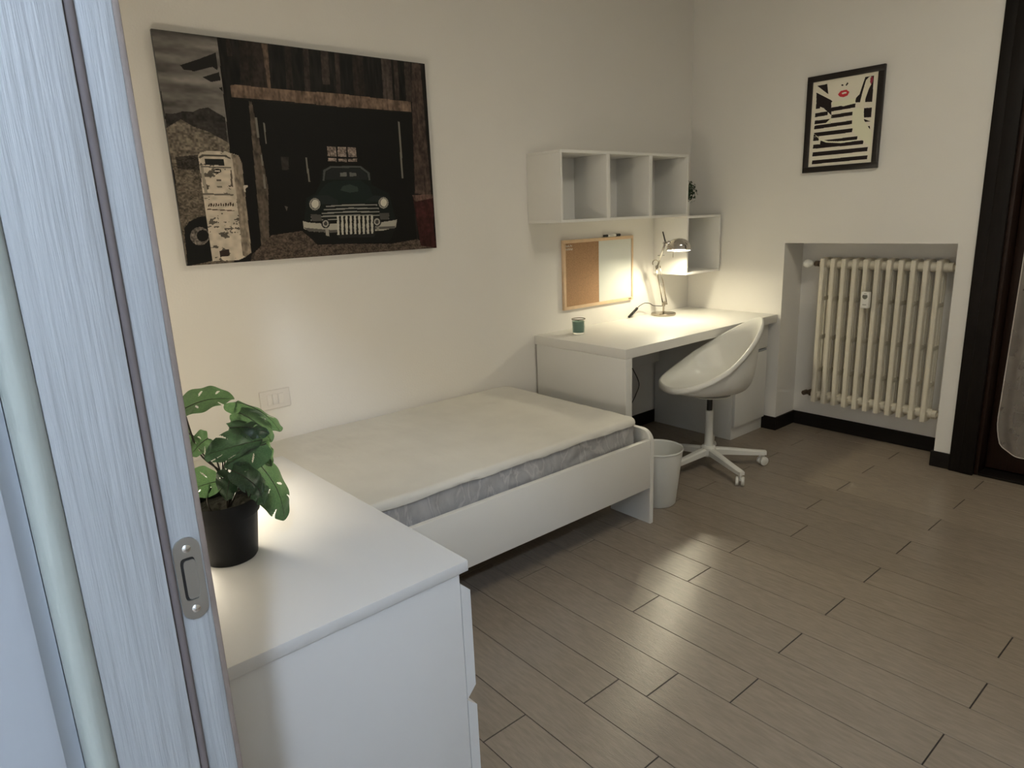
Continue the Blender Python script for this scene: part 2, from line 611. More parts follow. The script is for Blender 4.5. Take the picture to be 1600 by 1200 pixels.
def ring_plate(outer, inner, y0, y1):
    """plate with a hole: outer and inner outlines with the same number of points, in (x, z)"""
    bm = bmesh.new()
    n = len(outer)
    O0 = [bm.verts.new((p[0], y0, p[1])) for p in outer]
    I0 = [bm.verts.new((p[0], y0, p[1])) for p in inner]
    O1 = [bm.verts.new((p[0], y1, p[1])) for p in outer]
    I1 = [bm.verts.new((p[0], y1, p[1])) for p in inner]
    for i in range(n):
        j = (i + 1) % n
        bm.faces.new((O0[i], O0[j], I0[j], I0[i]))
        bm.faces.new((O1[j], O1[i], I1[i], I1[j]))
        bm.faces.new((O0[j], O0[i], O1[i], O1[j]))
        bm.faces.new((I0[i], I0[j], I1[j], I1[i]))
    r = MB()
    r.bm.free()
    r.bm = bm
    return r


st = stadium(PX, PZ, PHX, PHZ)


def squarish(p, c, hx, hz):
    a = math.atan2((p[1] - c[1]) / (PHZ), (p[0] - c[0]) / PHX)
    k = 1 / (abs(math.cos(a)) ** 6 + abs(math.sin(a)) ** 6) ** (1 / 6)
    return (c[0] + hx * k * math.cos(a), c[1] + hz * k * math.sin(a))


inn = [squarish(p, (PX - 0.0005, PZ), 0.0052, 0.0165) for p in st]
sp = ring_plate(st, inn, YJ - 0.0016, YJ).build('strike_plate', M['satin'], d2)
inn2 = [squarish(p, (PX - 0.0002, PZ), 0.0042, 0.0150) for p in st]
MB().prism([(x, z) for x, z in inn], YJ - 0.0002, YJ - 0.0001, 1).build('strike_pocket_shade', M['black'], sp)
MB().prism([(x + 0.0009, z - 0.001) for x, z in inn2], YJ - 0.0008, YJ - 0.0002, 1).build('strike_pocket', M['satin'], sp)
for dz in (0.0235, -0.0235):
    MB().lathe([(0, 0.0022), (0.0016, 0.0021), (0.0029, 0.0013), (0.0031, 0)], (PX, YJ - 0.0008, PZ + dz), 16, (0, -1, 0)).build('screw', M['steel'], sp, True, 40)

# ------------------------------------------------------------------ french door with dark frame (door_1)
d1 = bpy.data.objects.new('door_1', None)
d1.location = (0, DY1, 0)
C.objects.link(d1)
struct(d1)
b = MB()
b.box((-0.022, -1.648, 0), (0.0, -1.700, DZ + 0.1), 0.004)
b.box((-0.026, -1.696, 0), (0.0, DY1 - 0.004, DZ + 0.004), 0.004)
b.box((-0.022, -1.648, DZ), (0.0, DY2 - 0.1, DZ + 0.1), 0.004)
b.box((-0.022, DY2, 0), (0.0, DY2 - 0.1, DZ), 0.004)
b.build('casing', M['darkwood'], d1, True, 40)
b = MB()
b.box((0.0, DY1, 0), (0.16, DY1 - 0.02, DZ), 0.002)
b.box((0.0, DY2 + 0.02, 0), (0.16, DY2, DZ), 0.002)
b.box((0.0, DY1, DZ - 0.02), (0.16, DY2, DZ), 0.002)
b.build('lining', M['brownwood'], d1, True, 40)
box('threshold', (0.0, DY1 - 0.02, 0), (0.28, DY2 + 0.02, 0.012), M['darkwood'], d1, 0.002)
ym = (DY1 + DY2) / 2
for (ya, yb) in ((DY1 - 0.022, ym + 0.001), (ym - 0.001, DY2 + 0.022)):
    lf = MB()
    lf.box((0.10, ya, 0.02), (0.15, ya - 0.09, DZ - 0.025), 0.004)
    lf.box((0.10, yb, 0.02), (0.15, yb + 0.09, DZ - 0.025), 0.004)
    lf.box((0.102, ya - 0.085, 0.02), (0.148, yb + 0.085, 0.20), 0.004)
    lf.box((0.102, ya - 0.085, DZ - 0.12), (0.148, yb + 0.085, DZ - 0.025), 0.004)
    lo = lf.build('door_leaf', M['brownwood'], d1, True, 40)
    box('pane', (0.122, ya - 0.086, 0.19), (0.128, yb + 0.086, DZ - 0.115), M['glass'], lo)
b = MB()
z = 0.01
while z < DZ:
    b.box((0.20, DY1, z), (0.215, DY2, z + 0.046), 0.003, 1)
    z += 0.05
b.build('roller_shutter', M['brownwood'], d1)
# rod and sheer curtain in front of the leaf
cr = thing('curtain_rod', 'thin white rod across the glass of the dark french door', 'curtain rod', (0.09, -1.8, 2.12))
MB().cyl((0.09, -1.80, 2.12), (0.09, -2.34, 2.12), 0.004).build('rod', M['whiteplast'], cr, True, 40)
for y in (-1.805, -2.335):
    box('bracket', (0.085, y - 0.006, 2.112), (0.0995, y + 0.006, 2.128), M['whiteplast'], cr, 0.001)


def curt(i, j, nu=110, nv=60):
    u, v = i / (nu - 1), j / (nv - 1)
    z = 2.13 - v * 1.965
    if v > 0.9:                       # rounded lower corner and scooped hem
        pass
    left = -1.838 + 0.030 * v
    wd = 0.45 + 0.16 * v
    drop = 0.05 * math.sqrt(max(0, 1 - ((0.16 - min(u, 0.16)) / 0.16) ** 2)) * v ** 6
    z -= drop + 0.02 * v ** 4 * u
    y = left - wd * u
    x = 0.072 + (0.004 + 0.003 * v) * math.sin(u * 46 + 0.6 * math.sin(v * 3)) + 0.004 * math.sin(u * 13 + v * 2)
    if z < 0.30:
        k = (0.30 - z) / 0.14
        y -= 0.025 * max(0, k) ** 2 * (1 - u)
    return Vector((x, y, z))


b = MB()
rows = b.grid(curt, 110, 60)
cur = b.build('sheer_curtain', M['sheer'], None, True)
tag(cur, 'sheer pale curtain with a wavy hem hanging over the dark door at the right', 'curtain')
edge = [curt(0, j) for j in range(0, 60)] + [curt(i, 59) for i in range(1, 110)]
MB().tube([p + Vector((-0.001, 0, 0)) for p in edge], 0.0022, 6).build('hem', M['sheerhem'], cur, True)

# ------------------------------------------------------------------ radiator in the recess
rad = thing('radiator', 'cream cast-iron column radiator hanging in the recess under the framed print', 'radiator', (0.13, -1.2, 0.2))
RX0, RPI, RW = 0.060, 0.0603, 0.030
first = []


def rad_section(y):
    b = MB()
    zt, zb = 1.069, 0.203
    # front column: flat-faced oval bar with rounded ends
    xs = (RX0, 0.098, 0.132, 0.166)
    for n, x in enumerate(xs):
        hx, hy = (0.011, 0.0130) if n == 0 else (0.0085, 0.0072)
        out = [(x + hx + hx * 1.0 * math.cos(a), y + hy * math.sin(a)) for a in [2 * PI * k / 12 for k in range(12)]]
        if n == 0:
            out = [(x + hx + hx * (1 if math.cos(a) > 0 else 0.9) * math.copysign(abs(math.cos(a)) ** 0.7, math.cos(a)), y + hy * math.copysign(abs(math.sin(a)) ** 0.7, math.sin(a))) for a in [2 * PI * k / 16 for k in range(16)]]
        z0, z1 = (zb + 0.004, zt - 0.006) if n in (0, 3) else (zb + 0.03, zt - 0.02)
        b.prism(out, z0, z1, 2)
    # head and foot: rounded blocks that join the columns
    for zc, s in ((zt - 0.034, 1), (zb + 0.034, -1)):
        out = []
        for k in range(13):
            a = PI * k / 12
            out.append((0.122 - 0.060 * math.cos(a), zc + s * 0.034 * math.sin(a) ** 0.6))
        out.append((0.182, zc - s * 0.020))
        out.append((0.062, zc - s * 0.020))
        b.prism([(p[0], p[1]) for p in out], y - 0.0120, y + 0.0120, 1)
    # ties between the columns
    for zc in (0.83, 0.60, 0.40):
        b.box((0.075, y - 0.006, zc - 0.012), (0.18, y + 0.006, zc + 0.012), 0.002, 1)
    # hub discs towards the neighbours
    for zc in (zt - 0.040, zb + 0.040):
        b.cyl((0.122, y - RPI / 2, zc), (0.122, y + RPI / 2, zc), 0.027, 16)
    return b


sec = rad_section(0.0).build('section', M['rad'], None, True, 35)
for i in range(11):
    s = sec if i == 0 else sec.copy()
    if i:
        C.objects.link(s)
    s.name = 'section'
    s.location = (0, -0.871 - RPI * i, 0)
    s.parent = rad
    s.matrix_parent_inverse = WM(rad).inverted()
for zc in (1.029, 0.243):
    b = MB()
    b.lathe([(0, 0), (0.024, 0), (0.024, 0.025), (0.013, 0.027), (0.013, 0.034), (0, 0.034)], (0.122, -1.500, zc), 12, (0, -1, 0))
    b.build('end_cap', M['rad'], rad, True, 35)
b = MB()
b.cyl((0.122, -0.848, 1.029), (0.122, -0.80, 1.029), 0.012)
b.cyl((0.122, -0.835, 1.029), (0.122, -0.822, 1.029), 0.018, 6)
b.cyl((0.122, -0.815, 1.015), (0.122, -0.815, 1.045), 0.014)
b.cyl((0.122, -0.805, 1.029), (0.20, -0.805, 1.029), 0.008)
b.build('top_valve', M['brass'], rad, True, 35)
b = MB()
b.lathe([(0.0, 0.056), (0.012, 0.054), (0.022, 0.045), (0.0265, 0.030), (0.022, 0.015), (0.015, 0.006), (0.012, 0), (0, 0)], (0.115, -0.795, 1.029), 24, (-0.25, 1, 0))
b.build('valve_knob', M['whiteplast'], rad, True, 60)
b = MB()
b.cyl((0.122, -0.848, 0.243), (0.122, -0.79, 0.243), 0.011)
b.cyl((0.122, -0.835, 0.243), (0.122, -0.822, 0.243), 0.017, 6)
b.cyl((0.122, -0.80, 0.243), (0.20, -0.80, 0.243), 0.009)
b.cyl((0.10, -0.795, 0.243), (0.135, -0.795, 0.243), 0.015, 8)
b.build('bottom_valve', M['brass'], rad, True, 35)
for yb_ in (-0.935, -1.420):
    MB().box((0.16, yb_ - 0.01, 1.0), (0.224, yb_ + 0.01, 1.02)).build('wall_bracket', M['rad'], rad)
hm = thing('heat_meter', 'small white heat meter clipped to the front of the radiator', 'meter', (0.04, -1.13, 0.80))
MB().box((0.030, -1.160, 0.800), (0.058, -1.116, 0.890), 0.005, 3).build('case', M['whiteplast'], hm, True, 40)
MB().prism([(-1.126, 0.874), (-1.150, 0.874), (-1.152, 0.862), (-1.146, 0.853), (-1.138, 0.850), (-1.130, 0.853), (-1.124, 0.862)], 0.0295, 0.031, 0).build('display', M['greyink'], hm)
MB().box((0.0297, -1.148, 0.818), (0.0305, -1.128, 0.821)).box((0.0297, -1.146, 0.880), (0.0305, -1.132, 0.8825)).build('lettering', M['greyink'], hm)['kind'] = 'stuff'

# ------------------------------------------------------------------ desk
desk = thing('desk', 'white desk with thick side panel and a built-in cupboard, standing in the room corner', 'desk', (-0.7, -0.325, 0))
DX = -1.40
box('desk_top', (DX, -0.65, 0.682), (-0.002, -0.001, 0.73), M['white'], desk, 0.0012)
box('side_panel', (DX, -0.65, 0.0), (DX + 0.048, -0.014, 0.6812), M['white_side'], desk, 0.0012)
box('cabinet_body', (-0.361, -0.588, 0.0), (-0.014, -0.014, 0.6812), M['white_side'], desk, 0.0012)
box('back_panel', (-1.35, -0.05, 0.42), (-0.362, -0.03, 0.6812), M['white_side'], desk, 0.001)
dr = box('drawer', (-0.357, -0.608, 0.528), (-0.022, -0.589, 0.676), M['white_side'], desk, 0.0015)
dd = box('door', (-0.357, -0.608, 0.082), (-0.022, -0.589, 0.508), M['white_side'], desk, 0.0015)
# lip grooves above drawer and door fronts
box('grip_lip', (-0.355, -0.604, 0.5085), (-0.024, -0.5905, 0.520), M['casing'], desk, 0.0005)

# ------------------------------------------------------------------ wall cube shelves


def cube_unit(x0, z0, n, label, group):
    t = thing('wall_shelf', label, 'shelf', (x0, 0, z0), group)
    W, Hh, D, T = 0.35 * n, 0.35, 0.25, 0.014
    x1, z1 = x0 + W, z0 + Hh
    box('top_panel', (x0, -D, z1 - T), (x1, -0.001, z1), M['white'], t, 0.0008)
    box('bottom_panel', (x0, -D, z0), (x1, -0.001, z0 + T), M['white'], t, 0.0008)
    box('side_panel', (x0, -D, z0 + T), (x0 + T, -0.001, z1 - T), M['white'], t, 0.0008)
    box('side_panel', (x1 - T, -D, z0 + T), (x1, -0.001, z1 - T), M['white'], t, 0.0008)
    for k in range(1, n):
        xc = x0 + W * k / n
        box('divider', (xc - T, -D + 0.0005, z0 + T), (xc + T, -0.001, z1 - T), M['white'], t, 0.0008)
    for k in range(n):
        a, c = x0 + W * k / n + T, x0 + W * (k + 1) / n - T
        box('back_panel', (a, -0.012, z0 + T), (c, -0.004, z1 - T), M['white_side'], t)
    return t


cube_unit(-1.420, 1.329, 3, 'long white wall shelf of three open cubes above the desk', 'cube shelves over the desk')
cube_unit(-0.372, 0.981, 1, 'single white wall cube in the corner, lower than the row of three', 'cube shelves over the desk')

# little plant on the single cube
sp_ = thing('potted_plant', 'small dark green bushy plant half hidden behind the row of cube shelves', 'plant', (-0.285, -0.15, 1.331))
MB().lathe([(0, 0), (0.034, 0), (0.044, 0.075), (0.046, 0.075), (0.046, 0.082), (0.040, 0.082), (0.039, 0.07), (0, 0.07)], (-0.285, -0.15, 1.3315), 24).build('pot', M['whiteplast'], sp_, True, 40)
b = MB()
rnd = random.Random(3)
for k in range(520):
    d = Vector((rnd.gauss(0, 1), rnd.gauss(0, 1), rnd.gauss(0.25, 0.9))).normalized()
    r = rnd.uniform(0.45, 1) * 0.098
    c = Vector((-0.285, -0.15, 1.462)) + Vector((d.x * r, d.y * r * 0.8, d.z * r * 0.85))
    u = d.orthogonal().normalized()
    u = (Matrix.Rotation(rnd.uniform(0, 6.28), 3, d) @ u)
    q = d.cross(u)
    L_ = rnd.uniform(0.009, 0.014)
    vs = [b.bm.verts.new(c + p) for p in (-u * L_, q * L_ * 0.55 + d * 0.002, u * L_ + d * 0.005, -q * L_ * 0.55 + d * 0.002)]
    b.bm.faces.new(vs)
f_ = b.build('foliage', M['leafdark'], sp_)
f_['kind'] = 'stuff'
b = MB()
for k in range(7):
    a = k * 0.9
    b.tube([(-0.285, -0.15, 1.40), (-0.285 + 0.02 * math.cos(a), -0.15 + 0.02 * math.sin(a), 1.43), (-0.285 + 0.045 * math.cos(a), -0.15 + 0.045 * math.sin(a), 1.47)], 0.0015, 5)
b.build('stem', M['stem'], sp_)

# ------------------------------------------------------------------ memo board and pen
mb_ = thing('memo_board', 'memo board, half brown cork and half white, in a pale wooden frame on the wall', 'board', (-0.885, 0, 0.84))
X0, X1, Z0, Z1, T = -1.183, -0.589, 0.842, 1.230, 0.018
b = MB()
b.box((X0, -0.018, Z1 - T), (X1, -0.001, Z1), 0.001)
b.box((X0, -0.018, Z0), (X1, -0.001, Z0 + T), 0.001)
b.box((X0, -0.018, Z0 + T), (X0 + T, -0.001, Z1 - T), 0.001)
b.box((X1 - T * 0.7, -0.018, Z0 + T), (X1, -0.001, Z1 - T), 0.001)
b.build('frame', M['pine'], mb_, True, 40)
box('cork_panel', (X0 + T, -0.011, Z0 + T), (-0.890, -0.002, Z1 - T), M['cork'], mb_)
box('white_panel', (-0.890, -0.012, Z0 + T), (X1 - T * 0.7, -0.002, Z1 - T), M['board'], mb_)
b = MB()


def stroke(b, pts, r=0.0011):
    b.tube([(p[0], -0.0118, p[1]) for p in pts], r, 5)


x = -1.158
for g in ([(0, 0), (.3, 1), (.8, 0)], [(0, 0), (.4, .8), (.6, 0)], [(0, 1), (0, 0), (.6, .1)], [(0, 0), (.2, 1), (.7, .3)], [(0, 0), (0, .8)]):
    stroke(b, [(x + p[0] * 0.010, 1.192 + p[1] * 0.012) for p in g])
    x += 0.0115
x = -1.158
for g in ([(0, 1), (.3, 0), (.6, .8)], [(0, 0), (.3, 1), (.7, 0)], [(0, 1), (.3, 0), (.7, 1)], [(0, 0), (.3, 1), (.7, 0)], [(0, .8), (.3, 0), (.6, .8)]):
    stroke(b, [(x + p[0] * 0.010, 1.174 + p[1] * 0.011) for p in g])
    x += 0.0115
b.build('lettering', M['ink'], mb_)['kind'] = 'stuff'
b = MB()
for k in range(4):
    b.box((-0.632 + k * 0.0065, -0.0186, Z0 + 0.006), (-0.6275 + k * 0.0065, -0.018, Z0 + 0.013))
b.build('stamp', M['inkdark'], mb_)['kind'] = 'stuff'
pen = thing('marker_pen', 'black and white marker pen lying on top of the memo board frame', 'pen', (-0.78, -0.012, 1.231))
MB().cyl((-0.815, -0.011, 1.2385), (-0.745, -0.011, 1.2385), 0.0078).build('barrel', M['whiteplast'], pen, True, 40)
MB().cyl((-0.745, -0.011, 1.2385), (-0.706, -0.011, 1.2385), 0.0082).build('cap', M['black'], pen, True, 40)
MB().cyl((-0.815, -0.011, 1.2385), (-0.845, -0.011, 1.2385), 0.0074, r2=0.006).build('end_plug', M['black'], pen, True, 40)
MB().box((-0.800, -0.0192, 1.2375), (-0.768, -0.0186, 1.2395)).build('lettering', M['greyink'], pen)

# ------------------------------------------------------------------ teal candle glass
cg = thing('candle_glass', 'short glass of teal candle wax near the end of the desk top', 'candle', (-1.213, -0.155, 0.73))
cx, cy = -1.213, -0.155
MB().lathe([(0, 0.0), (0.031, 0.0), (0.0335, 0.004), (0.0365, 0.078), (0.0372, 0.081), (0.0352, 0.081), (0.0345, 0.078), (0.0318, 0.009), (0, 0.009)], (cx, cy, 0.7305), 36).build('glass', M['glass'], cg, True, 50)
MB().lathe([(0, 0.0095), (0.0312, 0.0095), (0.0340, 0.069), (0.0, 0.070)], (cx, cy, 0.7305), 36).build('wax', M['wax'], cg, True, 50)
MB().cyl((cx, cy, 0.800), (cx, cy + 0.002, 0.808), 0.0012, 6).build('wick', M['black'], cg)
MB().lathe([(0.0372, 0.0795), (0.0380, 0.082), (0.0372, 0.0835), (0.0350, 0.082)], (cx, cy, 0.7305), 36, closed=True).build('rim', M['waxtop'], cg, True, 50)

# ------------------------------------------------------------------ desk lamp
dl = thing('desk_lamp', 'small chrome desk lamp with jointed arm, lit, under the cube shelves', 'lamp', (-0.40, -0.10, 0.73))
B0 = Vector((-0.40, -0.105, 0.7305))
MB().lathe([(0, 0), (0.074, 0), (0.077, 0.003), (0.077, 0.010), (0.073, 0.014), (0.020, 0.017), (0.012, 0.020), (0, 0.020)], B0, 48).build('base', M['nickel'], dl, True, 40)
neck = B0 + Vector((0, 0, 0.075))
MB().cyl(B0 + Vector((0, 0, 0.018)), neck, 0.0055).cyl(neck - Vector((0, 0, 0.02)), neck + Vector((0, 0, 0.004)), 0.010).build('post', M['nickel'], dl, True, 40)
EL = Vector((-0.486, -0.12, 1.036))
EN = Vector((-0.585, -0.25, 1.184))
d = (EL - neck).normalized()
sv = Vector((0.75, -0.66, 0)).normalized()
b = MB()
low1, low2 = neck + sv * 0.022 + Vector((0, 0, -0.010)), neck - sv * 0.004
b.tube([low2 + Vector((0, 0, 0.0)), EL - sv * 0.008 + Vector((0, 0, -0.01))], 0.0032, 8)
b.tube([low1, EL + sv * 0.016 + Vector((0, 0, 0.006))], 0.0032, 8)
b.tube([low2 + Vector((0.01, 0.012, 0)), EL + Vector((0.006, 0.010, -0.01))], 0.0028, 8)
b.build('lower_arm', M['nickel'], dl, True)
b = MB()
for off in (sv * 0.006, sv * 0.014):
    p0, p1 = neck + off + Vector((0, 0, 0.004)), neck + off + (EL - neck) * 0.52
    n = 60
    ax = (p1 - p0).normalized()
    u1 = ax.orthogonal().normalized()
    u2 = ax.cross(u1)
    b.tube([p0 + (p1 - p0) * (i / n) + (u1 * math.cos(i * 1.25) + u2 * math.sin(i * 1.25)) * 0.0034 for i in range(n + 1)], 0.0008, 4)
b.build('spring', M['nickel'], dl)
b = MB()
b.cyl(EL - sv * 0.004 + Vector((0.012, 0.012, 0)), EL - sv * 0.004 - Vector((0.012, 0.012, 0)), 0.010)
loop = [EL + Vector((0, 0, 0.012)) - sv * 0.012 + (-sv * math.cos(a) + Vector((0, 0, 1)) * math.sin(a)) * 0.018 + Vector((0, 0, 0.012)) for a in [PI * k / 8 * 1.3 - 0.6 for k in range(9)]]
b.tube(loop, 0.0026, 6)
MB().cyl(neck + sv * 0.010 + Vector((0.010, 0.012, 0)), neck + sv * 0.010 - Vector((0.010, 0.012, 0)), 0.010).build('joint', M['nickel'], dl, True, 40)
b.build('joint', M['nickel'], dl, True, 40)
b = MB()
b.tube([EL - (EN - EL) * 0.05, EN], 0.0062, 12)
b.build('upper_arm', M['chrome'], dl, True)
mid = EL + (EN - EL) * 0.5
MB().cyl(mid - sv * 0.020, mid + sv * 0.020, 0.002, 6).build('pin', M['black'], dl)
HD = Vector((-0.556, -0.325, 1.143))       # centre of the shade's rim
hax = Vector((0.13, 0.08, 1)).normalized()   # from rim to crown
RR = 0.068
b = MB()
prof = []
for i in range(15):
    a = (PI / 2) * i / 14
    prof.append((RR * math.cos(a) ** 0.9 if i < 14 else 0.0, 0.012 + 0.056 * math.sin(a)))
prof = [(RR, 0.0)] + prof
b.lathe(prof, HD, 48, hax)
sh_ = b.build('shade', M['chrome'], dl, True, 60)
inner = [(r * 0.965 if r else 0.0, h * 0.95) for r, h in prof]
MB().lathe(inner, HD, 48, hax).build('shade_lining', M['shadein'], sh_, True)
MB().lathe([(RR * 0.965, 0.0), (RR, 0.0), (RR * 1.03, 0.002), (RR * 1.03, -0.003), (RR * 0.97, -0.003)], HD, 48, hax, closed=True).build('shade_rim', M['chrome'], sh_, True, 40)
MB().sphere(HD + hax * 0.024, 0.020, 20, 12).build('bulb', M['emitwarm'], dl, True)
b = MB()
b.tube([EN, HD - sv * 0.052 + hax * 0.040], 0.0055, 8)
b.cyl(EN - Vector((0.008, 0.010, 0)), EN + Vector((0.008, 0.010, 0)), 0.011)
b.lathe([(0, 0), (0.014, 0), (0.016, 0.012), (0.012, 0.022), (0, 0.022)], HD - sv * 0.050 + hax * 0.034, 16, -sv * 0.8 + hax * 0.6)
b.build('head_joint', M['chrome'], dl, True, 40)
MB().cyl(EN + Vector((0.004, 0, 0.006)), EN + Vector((-0.022, 0.0, 0.066)), 0.0045, 8, 0.0035).build('handle', M['black'], dl, True, 40)
MB().tube([HD - sv * 0.030 + hax * 0.004, HD - sv * 0.032 - Vector((0, 0, 0.040))], 0.0016, 6).build('pull', M['nickel'], dl)
cord_ = catmull([neck + Vector((0.0, 0.01, -0.02)), (-0.44, -0.06, 0.790), (-0.469, -0.05, 0.806), (-0.51, -0.045, 0.812), (-0.553, -0.04, 0.800), (-0.575, -0.035, 0.783)], 8)
MB().tube(cord_, 0.0024, 8).build('cord', M['black'], dl, True)
MB().tube([(-0.570, -0.036, 0.788), (-0.585, -0.032, 0.775), (-0.612, -0.024, 0.752), (-0.632, -0.018, 0.737)], lambda t: 0.0085 if t < 0.9 else 0.007, 8).build('cord_switch', M['black'], dl, True, 40)
lc = catmull([(-0.60, -0.008, 0.66), (-0.62, -0.012, 0.50), (-0.61, -0.012, 0.44), (-0.527, -0.016, 0.30), (-0.56, -0.016, 0.22), (-0.608, -0.018, 0.155), (-0.60, -0.03, 0.06), (-0.62, -0.08, 0.006), (-0.80, -0.12, 0.004), (-1.0, -0.10, 0.004), (-1.12, -0.25, 0.004), (-1.25, -0.30, 0.004)], 8)
tag(MB().tube(lc, 0.003, 8).build('power_cord', M['black'], None, True), 'thin black cable hanging down the wall under the desk', 'cable')

# ------------------------------------------------------------------ swivel chair
CHC = Vector((-0.815, -0.735, 0))
SHC = CHC + Vector((-0.012, -0.023, 0))
FA = math.radians(145)      # facing direction
fw_ = Vector((math.cos(FA), math.sin(FA), 0))
sd_ = Vector((-fw_.y, fw_.x, 0))
UP = Vector((0, 0, 1))
ch = thing('swivel_chair', 'white swivel chair with a scooped plastic shell on a five-star base with castors', 'chair', CHC)


def rim(th):
    """closed rim of the shell; th = 0 front, pi back"""
    c, s = math.cos(th), math.sin(th)
    n = 2.35 - 0.45 * max(0.0, -c)
    k = 1 / (abs(c) ** n + abs(s) ** n) ** (1 / n)
    f = k * c
    u = 0.012 + 0.252 * f
    w_ = (0.235 + 0.080 * f) * k * s if f < 0 else (0.235 - 0.018 * f) * k * s
    # height rises from the front lip to the top of the back
    t = (1 - f) / 2
    z = 0.485 + 0.325 * (t ** 1.6) + 0.012 * math.sin(PI * t)
    return u, w_, z


def shell_pt(th, r, off=0.0):
    u, w_, z = rim(th)
    bu, bz = -0.045, 0.425
    f = 0.85 * math.sin(min(1.0, 1.2 * r) * PI / 2) + 0.15 * r ** 4
    back = max(0.0, -math.cos(th))
    p = 2.3 + 1.7 * back
    g = r ** p
    du, dw, dz = u - bu, w_, z - bz
    P_ = SHC + fw_ * (bu + du * f) + sd_ * (dw * f) + UP * (bz + dz * g)
    return P_


b = MB()
NT, NR = 72, 22


def shell_fn(i, j):
    th = 2 * PI * i / NT
    if j < NR:
        return shell_pt(th, 0.02 + 0.98 * j / (NR - 1))
    # outward rolled lip
    e = shell_pt(th, 1.0)
    c = shell_pt(th, 0.0)
    o = e - c
    o.z = 0
    o = o.normalized()
    k = j - NR
    return e + [o * 0.004 + UP * 0.003, o * 0.010 + UP * 0.001, o * 0.014 - UP * 0.006, o * 0.015 - UP * 0.018, o * 0.014 - UP * 0.030][k]


rows = b.grid(shell_fn, NT, NR + 5, True)
b.bm.faces.new(rows[0])
shell = b.build('seat_shell', M['whiteplast'], ch, True)
md = shell.modifiers.new('thickness', 'SOLIDIFY')
md.thickness = 0.005
md.offset = -1
b = MB()
b.lathe([(0, 0.0), (0.055, 0.0), (0.105, 0.014), (0.110, 0.020), (0, 0.020)], CHC + Vector((0, 0, 0.392)), 32)
b.build('seat_plate', M['whiteplast'], ch, True, 40)
MB().tube([CHC + fw_ * -0.02 - sd_ * 0.04 + UP * 0.406, CHC - sd_ * 0.10 - fw_ * 0.06 + UP * 0.404, CHC - sd_ * 0.16 - fw_ * 0.08 + UP * 0.404], lambda t: 0.004 if t < 0.6 else 0.009, 8).build('lever', M['whiteplast'], ch, True)
MB().cyl(CHC + UP * 0.31, CHC + UP * 0.393, 0.0145, 20).build('gas_lift', M['black'], ch, True, 40)
MB().lathe([(0, 0.09), (0.028, 0.09), (0.030, 0.10), (0.022, 0.135), (0.0205, 0.318), (0.016, 0.32), (0, 0.32)], CHC, 24).build('column', M['whiteplast'], ch, True, 40)
MB().lathe([(0, 0.062), (0.030, 0.062), (0.040, 0.072), (0.040, 0.112), (0.030, 0.122), (0, 0.122)], CHC, 24).build('hub', M['whiteplast'], ch, True, 40)
for k in range(5):
    a = math.radians(-114 + 72 * k)
    dv = Vector((math.cos(a), math.sin(a), 0))
    nv = Vector((-dv.y, dv.x, 0))
    b = MB()
    secs = []
    for t, zc, hw, hh in ((0.025, 0.092, 0.019, 0.019), (0.12, 0.085, 0.018, 0.017), (0.22, 0.076, 0.017, 0.014), (0.29, 0.071, 0.017, 0.012), (0.312, 0.070, 0.014, 0.011)):
        c = CHC + dv * t + UP * zc
        secs.append([b.bm.verts.new(c + nv * sx * hw + UP * sz * hh) for sx, sz in ((-1, -1), (1, -1), (1, 0.6), (0.6, 1), (-0.6, 1), (-1, 0.6))])
    for A, B in zip(secs, secs[1:]):
        for q in range(6):
            b.bm.faces.new((A[q], A[(q + 1) % 6], B[(q + 1) % 6], B[q]))
    b.bm.faces.new(secs[0][::-1])
    b.bm.faces.new(secs[-1])
    lg = b.build('leg', M['whiteplast'], ch, True, 40)
    cc = CHC + dv * 0.296
    ca = a + 0.9 + k
    cv = Vector((math.cos(ca), math.sin(ca), 0))
    b = MB()
    for s in (-1, 1):
        b.lathe([(0, -0.007), (0.0215, -0.007), (0.0240, -0.003), (0.0240, 0.005), (0.020, 0.008), (0, 0.008)], cc + cv * 0.0135 * s + UP * 0.0245, 20, cv * s)
    b.box(cc + Vector((-0.008, -0.008, 0.026)), cc + Vector((0.008, 0.008, 0.060)), 0.002)
    b.build('castor', M['whiteplast'], lg, True, 40)

# ------------------------------------------------------------------ waste bin
BX, BY = -1.380, -0.832
wb = thing('waste_bin', 'white round plastic waste bin on the floor between bed and swivel chair', 'bin', (BX, BY, 0))
MB().lathe([(0, 0.001), (0.084, 0.001), (0.087, 0.006), (0.116, 0.268), (0.1145, 0.268), (0.085, 0.010), (0, 0.010)], (BX, BY, 0), 56).build('body', M['bin'], wb, True, 50)
MB().lathe([(0.1145, 0.266), (0.118, 0.268), (0.1195, 0.273), (0.1175, 0.278), (0.1145, 0.276)], (BX, BY, 0), 56, closed=True).build('rim', M['bin'], wb, True, 60)

# ------------------------------------------------------------------ bed
bed = thing('bed', 'white low single bed frame along the wall under the big picture', 'bed', (-2.6, -0.48, 0))
BXF, BXH, BY0, BY1 = -1.600, -3.695, -0.962, -0.014


def foot_outline():
    """side outline of the end board in (y, z): rounded top corner towards the room"""
    r = 0.055
    pts = [(BY0, 0.0)]
    for k in range(9):
        a = PI - (PI / 2) * k / 8
        pts.append((BY0 + r + r * math.cos(a), 0.385 + r * math.sin(a)))
    pts += [(BY1, 0.440), (BY1, 0.0), (BY1 - 0.24, 0.0), (BY1 - 0.24, 0.175), (BY0 + 0.235, 0.175), (BY0 + 0.235, 0.0)]
    return pts


